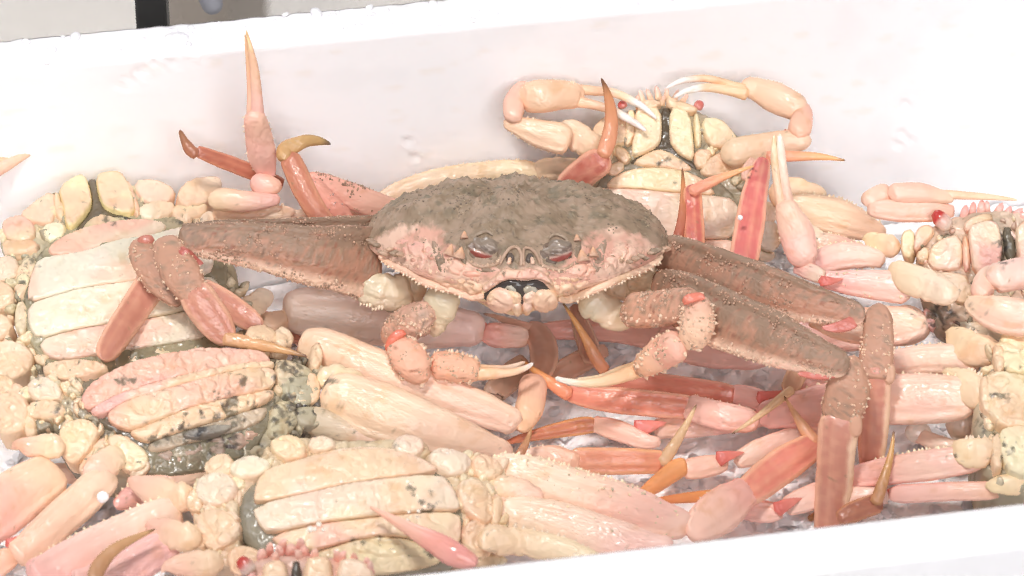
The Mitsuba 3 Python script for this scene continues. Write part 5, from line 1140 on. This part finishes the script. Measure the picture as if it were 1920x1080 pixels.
for p, c, o in (([(1804, 446), (1814, 440), (1820, 500), (1808, 510)], PINK, 2.4), ([(1744, 464), (1770, 444), (1802, 440), (1804, 502), (1776, 506), (1740, 500)], (.92, .66, .56), 2), ([(1716, 440), (1724, 424), (1744, 420), (1752, 436), (1730, 456), (1712, 472)], (.92, .62, .52), 2),
                ([(1716, 476), (1738, 458), (1742, 480), (1726, 494)], (.80, .58, .48), 1), ([(1690, 434), (1712, 428), (1714, 460), (1704, 486), (1690, 476)], (.90, .78, .50), 1), ([(1806, 420), (1830, 404), (1858, 400), (1860, 414), (1838, 420), (1812, 436)], (.92, .66, .54), 3.5),
                ([(1730, 512), (1790, 510), (1818, 520), (1810, 548), (1770, 556), (1740, 540)], PALE, 2.5), ([(1780, 540), (1808, 520), (1824, 540), (1820, 566), (1796, 570)], (.92, .68, .56), 2), ([(1660, 590), (1690, 570), (1720, 576), (1742, 600), (1738, 628), (1700, 646), (1668, 640)], (.92, .66, .50), 1),
                ([(1730, 574), (1752, 590), (1752, 620), (1736, 612)], PINK, 0), ([(1778, 612), (1800, 602), (1850, 606), (1900, 615), (1900, 632), (1830, 640), (1790, 640)], (.76, .72, .58), -1)):
    pad(G + '__belly_plate', AT, p, c, off=o * .28, c1=CREAM, **K)
tissue(G + '__belly_skin', AT, [(1690, 440), (1740, 420), (1900, 400), (1960, 420), (1960, 620), (1800, 640), (1690, 640), (1740, 560), (1700, 500)], [], 110, [(.90, .66, .54), (.86, .72, .50), (.60, .44, .34), (.28, .24, .17)], size=(6, 13), seed=21, stain=.2, off=(-1.0, .6))
m = Mesh()
for kx, (fx, fy, ex, ey, sz) in enumerate([(1806, 410, 1812, 384, 8), (1822, 406, 1826, 378, 7), (1838, 404, 1842, 374, 8), (1852, 402, 1850, 376, 6), (1868, 404, 1880, 380, 8), (1884, 408, 1896, 386, 7), (1900, 408, 1918, 390, 8), (1912, 414, 1926, 396, 8)]):
    limb(m, [(fx, fy, 46, sz), ((fx + ex) / 2, (fy + ey) / 2, 49, sz * .9), (ex, ey, 50, 3)], (.90, .58, .48), (.88, .46, .40), around=14, seed=kx + 2, caps=(.5, .6))
m.put(G + '__mouth_fringe')
seg(G + '__eye', [(1778, 424, 48, 10), (1768, 416, 50, 15), (1756, 406, 51, 14), (1746, 404, 51, 7)], (.80, .66, .54), (.55, .07, .06), thick=.9, caps=(.4, .9), bsdf='gloss', around=24, tip=((.52, .06, .05), .5, .62))
k = G + '__claw'
pale(k + '__upper_segment', [(1790, 396, 48, 10), (1740, 396, 49, 20), (1690, 396, 49, 21), (1650, 392, 50, 20), (1626, 388, 50, 10)], PEACH, (.92, .60, .46), thick=.85, spines=(TEETH(0, 14, .22),))
seg(k + '__knee', [(1622, 386, 51, 10), (1632, 374, 52, 18), (1655, 362, 53, 18), (1672, 354, 54, 10)], (.92, .64, .50), PEACH, thick=.85, **LEG)
seg(k + '__palm', [(1664, 364, 54, 12), (1680, 362, 54, 19), (1720, 362, 54, 20), (1760, 368, 53, 14), (1790, 372, 52, 8)], (.92, .64, .48), (.92, .64, .46), thick=.8, **LEG)
seg(k + '__finger', [(1756, 364, 53, 9), (1800, 366, 53, 8), (1850, 369, 52, 6), (1908, 375, 51, 2)], (.92, .62, .42), (.92, .74, .50), thick=.8, caps=(.2, .4), around=18)
k = G + '__claw_001'
seg(k + '__palm', [(1852, 530, 50, 14), (1866, 522, 51, 28), (1900, 515, 51, 30), (1960, 512, 51, 32)], (.92, .64, .52), PINK, thick=.8, spines=(TEETH(180, 8, .22),), **LEG)
seg(k + '__knee', [(1862, 505, 49, 10), (1850, 522, 49, 20), (1842, 545, 48, 22), (1850, 562, 47, 10)], (.92, .66, .52), PEACH, thick=.8, **LEG)
pale(k + '__upper_segment', [(1812, 562, 46, 8), (1832, 574, 46, 22), (1870, 588, 46, 34), (1920, 596, 46, 36), (1970, 598, 46, 34)], (.92, .66, .46), (.92, .60, .48), spines=(TEETH(0, 14, .26),))
seg(G + '__leg__root', [(1690, 462, 40, 10), (1670, 462, 40, 22), (1645, 458, 39, 22), (1620, 452, 38, 10)], CREAM, (.92, .72, .44), thick=.55, rings=5, slant=.6, crest=.08, **LEG)
pale(G + '__leg__upper_segment', [(1660, 490, 36, 14), (1630, 482, 37, 20), (1580, 480, 37, 26), (1530, 496, 36, 26), (1500, 510, 35, 14)], (.92, .70, .54), PINK, spines=(TEETH(0, 18, .34), TEETH(180, 12, .3)), **CK)
seg(G + '__leg_001__root', [(1800, 548, 44, 12), (1770, 548, 44, 26), (1730, 532, 43, 30), (1690, 518, 42, 28), (1668, 510, 41, 12)], PALE, (.92, .72, .48), thick=.55, rings=5, slant=.6, crest=.08, **LEG)
pale(G + '__leg_001__upper_segment', [(1712, 545, 38, 16), (1690, 540, 38, 30), (1640, 534, 38, 28), (1580, 528, 38, 22), (1540, 524, 38, 14)], (.92, .62, .52), PINK, grains=30, **CK)
socket(G + '__leg_001__joint', [(1534, 526, 44, 5), (1556, 527, 44, 11), (1582, 522, 43, 8)])
pale(G + '__leg_001__knee', [(1545, 522, 40, 12), (1515, 508, 40, 16), (1490, 500, 39, 10)], PALE, PINK)
pale(G + '__leg_002__upper_segment', [(1740, 610, 30, 14), (1700, 610, 29, 34), (1640, 615, 27, 40), (1560, 622, 24, 40), (1480, 640, 20, 34), (1420, 660, 17, 18)], (.92, .66, .50), (.90, .58, .52), around=40)
pale(G + '__leg_003__upper_segment', [(1640, 628, 36, 18), (1590, 620, 37, 22), (1520, 595, 38, 14)], (.92, .62, .46), (.92, .62, .42))

# ---- the crab at the right front, mostly beyond the frame
Hc = 'crab_007'
labels[Hc] = {'label': 'pale crab whose spiny pink legs reach under the live crab\'s folded legs', 'category': 'crab', 'group': 'crabs lying on their backs on the ice'}
bh = Belly((1900, 770, 30), (1900, 690, 34), (2000, 765, 30), 3, 40, 34)
AT = bh.at
pad(Hc + '__carapace', AT, [(1850, 650), (1960, 620), (2080, 640), (2100, 900), (1960, 930), (1850, 900), (1820, 780)], (.56, .47, .33), bsdf='wet_shell', high=4, r=26, off=-1.6, depth=22, g=5, c1=(.34, .29, .20), stain=.4, wrinkle=.8)
K = dict(r=5, high=1.1, depth=9, g=3.0, crown=.55, R=22, wrinkle=.6, grow=3.6)
for p, c in (([(1872, 640), (1900, 632), (1945, 640), (1950, 700), (1900, 704), (1878, 690)], (.88, .76, .50)), ([(1846, 716), (1870, 706), (1910, 712), (1950, 724), (1950, 806), (1890, 806), (1858, 790), (1850, 750)], (.84, .74, .50)),
             ([(1872, 818), (1900, 806), (1950, 812), (1950, 892), (1900, 892), (1878, 866)], (.84, .74, .50)), ([(1862, 660), (1876, 650), (1882, 690), (1870, 706)], CREAM), ([(1838, 720), (1850, 716), (1856, 780), (1842, 768)], CREAM), ([(1860, 830), (1872, 820), (1878, 880), (1862, 880)], CREAM)):
    pad(Hc + '__belly_plate', AT, p, c, off=3, c1=CREAM, **K)
tissue(Hc + '__belly_skin', AT, [(1846, 650), (1930, 640), (1940, 900), (1860, 900), (1846, 780)], [], 60, [(.86, .72, .48), (.58, .49, .34), (.80, .66, .44)], seed=23, stain=.4)
for (cx, cy, rx, ry, z) in ((1806, 797, 34, 34, 14), (1722, 812, 26, 20, 12)):
    seg(Hc + '__pale_plate', [(cx - rx, cy, z, 6), (cx - rx * .6, cy, z, ry * .8), (cx, cy, z, ry), (cx + rx * .7, cy, z, ry * .75), (cx + rx, cy, z, 6)], (.84, .78, .66), (.80, .74, .62), thick=.8, caps=(.7, .7), bsdf='gloss')
seg(Hc + '__dark_fold', [(1700, 800, 12, 8), (1745, 826, 12, 16), (1790, 838, 12, 12), (1830, 845, 12, 6)], (.78, .58, .44), (.80, .64, .48), thick=.6, stain=.25, rough=.2)
rows = (('__leg', [(1884, 668, 33, 12), (1850, 660, 33, 30), (1815, 652, 32, 34), (1784, 634, 31, 20), (1774, 626, 31, 8)], [(1838, 688, 28, 16), (1800, 676, 28, 30), (1720, 676, 26, 28), (1640, 692, 22, 26), (1560, 706, 17, 24), (1470, 734, 13, 16)], (.92, .66, .50)),
        ('__leg_001', [(1856, 745, 32, 14), (1840, 738, 32, 32), (1810, 726, 31, 34), (1778, 706, 30, 16), (1768, 700, 30, 6)], [(1838, 752, 28, 16), (1810, 748, 28, 38), (1720, 748, 26, 48), (1620, 752, 23, 46), (1520, 764, 19, 38), (1440, 778, 15, 26), (1418, 784, 14, 12)], (.92, .64, .49)),
        ('__leg_002', [(1868, 850, 28, 14), (1848, 848, 28, 30), (1815, 850, 27, 28), (1786, 842, 26, 12)], [(1850, 862, 24, 14), (1815, 862, 24, 26), (1740, 872, 21, 29), (1660, 884, 17, 26), (1580, 900, 12, 22)], (.92, .62, .48)))
for kk, rt, up_, c in rows:
    seg(Hc + kk + '__root', rt, CREAM, (.92, .72, .46), thick=.55, spines=(TEETH(0, 8, .4, .3, .9),), rings=5, slant=.6, crest=.08, **LEG)
    pale(Hc + kk + '__upper_segment', up_, c, PINK, around=44, spines=(TEETH(0, 24, .42, .08, .75),), **CK)
k = Hc + '__leg'
socket(k + '__joint', [(1418, 748, 20, 5), (1446, 742, 20, 14), (1478, 732, 20, 9)])
pale(k + '__knee', [(1450, 758, 14, 10), (1425, 750, 14, 20), (1390, 742, 13, 22), (1366, 738, 13, 12)], (.92, .56, .48), (.90, .52, .44))
shank(k + '__shank', [(1380, 742, 13, 16), (1350, 738, 13, 22), (1270, 728, 12, 24), (1190, 718, 11, 22), (1130, 706, 11, 14)], (.74, .36, .25), (.70, .32, .22), (.60, .20, .14))
toe(k + '__toe', [(1136, 698, 13, 12), (1118, 672, 17, 12), (1092, 625, 23, 7), (1054, 566, 30, 1.5)], (.70, .30, .16), (.78, .44, .16))
k = Hc + '__leg_001'
pale(k + '__knee', [(1424, 792, 15, 12), (1400, 788, 15, 24), (1350, 780, 16, 27), (1300, 766, 16, 26), (1280, 760, 16, 10)], (.90, .52, .42), (.90, .54, .44), spines=(TEETH(0, 14, .25),))
shank(k + '__shank', [(1306, 766, 16, 16), (1285, 763, 16, 23), (1200, 755, 16, 25), (1120, 746, 16, 23), (1070, 738, 16, 16), (1058, 736, 16, 8)], (.88, .48, .33), (.84, .40, .26), (.70, .24, .16))
toe(k + '__toe', [(1072, 742, 17, 14), (1048, 728, 18, 13), (1015, 704, 20, 8), (977, 674, 22, 1.5)], (.78, .28, .16), (.76, .36, .12))
k = Hc + '__leg_003'
seg(k + '__root', [(1960, 905, 22, 20), (1900, 908, 22, 22), (1862, 914, 21, 14), (1850, 916, 20, 6)], CREAM, (.92, .70, .42), thick=.55, rings=5, slant=.6, crest=.08, **LEG)
pale(k + '__upper_segment', [(1880, 918, 19, 12), (1850, 920, 18, 18), (1770, 922, 16, 18), (1690, 926, 13, 18), (1665, 928, 12, 8)], PEACH, PINK, thick=.8)
socket(k + '__joint', [(1690, 922, 16, 8), (1668, 926, 15, 14), (1652, 930, 14, 8)])
pale(k + '__knee', [(1668, 932, 12, 10), (1640, 932, 12, 18), (1590, 932, 11, 20), (1540, 938, 10, 16)], (.92, .62, .50), PEACH)
pale(Hc + '__leg_004__upper_segment', [(1640, 902, 11, 14), (1570, 915, 10, 24), (1500, 940, 9, 24), (1470, 952, 8, 14)], PINK, (.92, .58, .46))
socket(Hc + '__leg_004__joint', [(1452, 958, 13, 6), (1474, 946, 14, 16), (1505, 934, 14, 12)])
pale(Hc + '__leg_004__knee', [(1470, 958, 8, 10), (1445, 960, 8, 20), (1405, 955, 8, 22), (1380, 948, 8, 12)], (.92, .56, .46), PINK)
toe(Hc + '__leg_004__toe', [(1390, 934, 9, 13), (1340, 930, 10, 12), (1270, 935, 11, 9), (1205, 943, 12, 3)], (.78, .34, .12), (.70, .22, .08))
k = Hc + '__leg_005'
pale(k + '__upper_segment', [(1640, 800, 12, 12), (1580, 812, 11, 26), (1500, 828, 10, 30), (1420, 850, 9, 26), (1376, 866, 8, 12)], (.92, .66, .54), (.92, .62, .48))
socket(k + '__joint', [(1342, 862, 14, 6), (1362, 856, 15, 16), (1396, 848, 14, 10)])
pale(k + '__knee', [(1366, 868, 9, 10), (1340, 872, 9, 20), (1300, 878, 9, 22), (1278, 882, 9, 12)], (.92, .56, .42), (.90, .56, .40))
toe(k + '__toe', [(1290, 874, 10, 16), (1268, 880, 10, 19), (1230, 908, 10, 16), (1186, 940, 10, 5), (1176, 946, 10, 1.5)], (.82, .38, .16), (.78, .30, .12))
k = Hc + '__leg_006'
pale(k + '__upper_segment', [(1450, 776, 8, 16), (1380, 785, 8, 26), (1300, 795, 8, 26), (1225, 806, 8, 16)], (.90, .58, .50), (.90, .60, .48))
socket(k + '__joint', [(1188, 806, 13, 6), (1215, 800, 14, 18), (1250, 792, 14, 12)])
pale(k + '__knee', [(1240, 828, 8, 8), (1205, 826, 8, 16), (1160, 808, 9, 20), (1118, 796, 9, 16), (1108, 794, 9, 8)], (.92, .60, .48), (.90, .56, .42))
shank(k + '__shank', [(1120, 797, 9, 12), (1095, 798, 9, 17), (1040, 808, 9, 14), (985, 820, 9, 9), (944, 832, 9, 3)], (.74, .36, .14), (.58, .20, .10), (.52, .17, .09))
pale(Hc + '__leg_007__upper_segment', [(1480, 640, 12, 14), (1400, 660, 11, 34), (1320, 650, 9, 38), (1200, 625, 8, 26), (1080, 618, 7, 20), (990, 625, 6, 14)], (.88, .58, .50), (.84, .44, .34))
shank(Hc + '__leg_008__shank', [(1075, 570, 20, 8), (1086, 600, 17, 16), (1102, 645, 12, 20), (1112, 680, 9, 16)], (.62, .40, .27), (.60, .38, .26), (.52, .26, .18))
shank(Hc + '__leg_009__shank', [(1020, 722, 6, 10), (1050, 700, 6, 22), (1100, 672, 6, 22), (1140, 655, 6, 10)], (.70, .44, .32), (.66, .42, .30), (.58, .32, .22))
k = Hc + '__leg_010'
shank(k + '__shank', [(1500, 684, 26, 12), (1494, 700, 25, 20), (1482, 725, 23, 18), (1474, 738, 22, 8)], (.66, .42, .26), (.64, .40, .25), (.54, .30, .19))
toe(k + '__toe', [(1488, 728, 24, 9), (1470, 742, 23, 9), (1425, 778, 20, 6), (1372, 814, 17, 1.5)], (.62, .40, .23), (.70, .47, .27))
k = Hc + '__leg_011'
shank(k + '__shank', [(1570, 975, 10, 12), (1600, 960, 11, 20), (1640, 945, 12, 20), (1655, 940, 12, 8)], (.50, .22, .12), (.46, .20, .11), (.36, .13, .08))
toe(k + '__toe', [(1640, 948, 13, 12), (1652, 915, 17, 11), (1666, 870, 22, 7), (1676, 806, 29, 1.5)], (.44, .20, .09), (.62, .34, .12))
k = Hc + '__claw'
seg(k + '__knee', [(1530, 508, 36, 10), (1512, 498, 38, 16), (1500, 488, 40, 12)], (.92, .48, .40), PINK, thick=.85, **LEG)
seg(k + '__palm', [(1512, 500, 40, 14), (1506, 482, 43, 28), (1494, 440, 48, 33), (1478, 400, 54, 24), (1470, 372, 58, 17)], (.92, .56, .46), (.92, .62, .46), thick=.65, spines=(TEETH(180, 14, .26), TEETH(0, 12, .24)), **LEG)
seg(k + '__finger', [(1478, 385, 56, 12), (1470, 340, 62, 10), (1464, 290, 69, 9), (1462, 250, 74, 4)], PEACH, (.92, .80, .62), thick=.8, caps=(.2, .5), around=18)
seg(k + '__finger', [(1468, 400, 54, 10), (1458, 350, 61, 8), (1452, 300, 68, 7), (1452, 252, 74, 3)], (.90, .58, .40), (.90, .70, .46), thick=.8, caps=(.2, .5), around=18)

# small bits of white foam on the legs and the ice
for kk, (cx, cy, z, r), txt in (('foam_bead', (193, 932, 33, .00165), 'small round white foam bead stuck beside a pale leg near the lower corner'), ('foam_bead_001', (1388, 408, 55, .0008), 'tiny white foam bead on the red leg in front of the leaning crab')):
    b_ = trimesh.creation.icosphere(subdivisions=3, radius=r)
    b_.vertices *= (1 + .12 * (meshkit.noise(b_.vertices / r * 2, 4) - .5))[:, None]
    b_.apply_translation(P(cx, cy, z))
    scene[kk] = mikit.ply(b_, 'foam', smooth=True, color=np.tile(FOAM, (len(b_.vertices), 1)))
    labels[kk] = {'label': txt, 'category': 'foam bead'}
seg('antenna_splinter', [(716, 662, 20, 1.5), (724, 676, 20, 3), (734, 695, 19, 2)], WHITE, thick=.8, around=10)
labels['antenna_splinter'] = {'label': 'thin white shell splinter on the ice under the bent pincer', 'category': 'splinter'}
# behind the box: a black steel post, a grey tub and a brown panel, out of focus
c = P(273., 0., RIM)
x0 = float(c[0])
yb = float((at_box(np.array(x0), np.array(WIDTH + WALL), np.array(0)))[1]) + .030
block('metal_post', (x0 - .0048, yb, TOP), (x0 + .0048, yb + .0096, .5), (.022, .021, .020), .45, .0008)
labels['metal_post'] = {'label': 'upright black square steel post close behind the box rim', 'category': 'post'}
pk = P(322., 2., RIM + 2)
kn = trimesh.creation.capsule(height=.030, radius=.0034, count=(24, 24))
kn.apply_transform(trimesh.transformations.rotation_matrix(-.35, (0, 1, 0)))
kn.apply_translation([pk[0] + .0045, yb + .012, pk[2] - .004])
scene['hanging_handle'] = mikit.ply(kn, {'type': 'twosided', 'b': {'type': 'principled', 'base_color': {'type': 'rgb', 'value': [.30, .30, .33]}, 'roughness': .4, 'specular': .5}}, smooth=True)
labels['hanging_handle'] = {'label': 'rounded grey handle end hanging beside the black post', 'category': 'handle'}
p0, p1 = P(306., 20., -500.), P(424., 20., -500.)
block('cabinet', (p0[0], p0[1], -.9), (p1[0], p0[1] + .35, -.40), (.44, .385, .335), .5, .01)
labels['cabinet'] = {'label': 'dull brown cabinet standing on the floor behind the box', 'category': 'cabinet'}
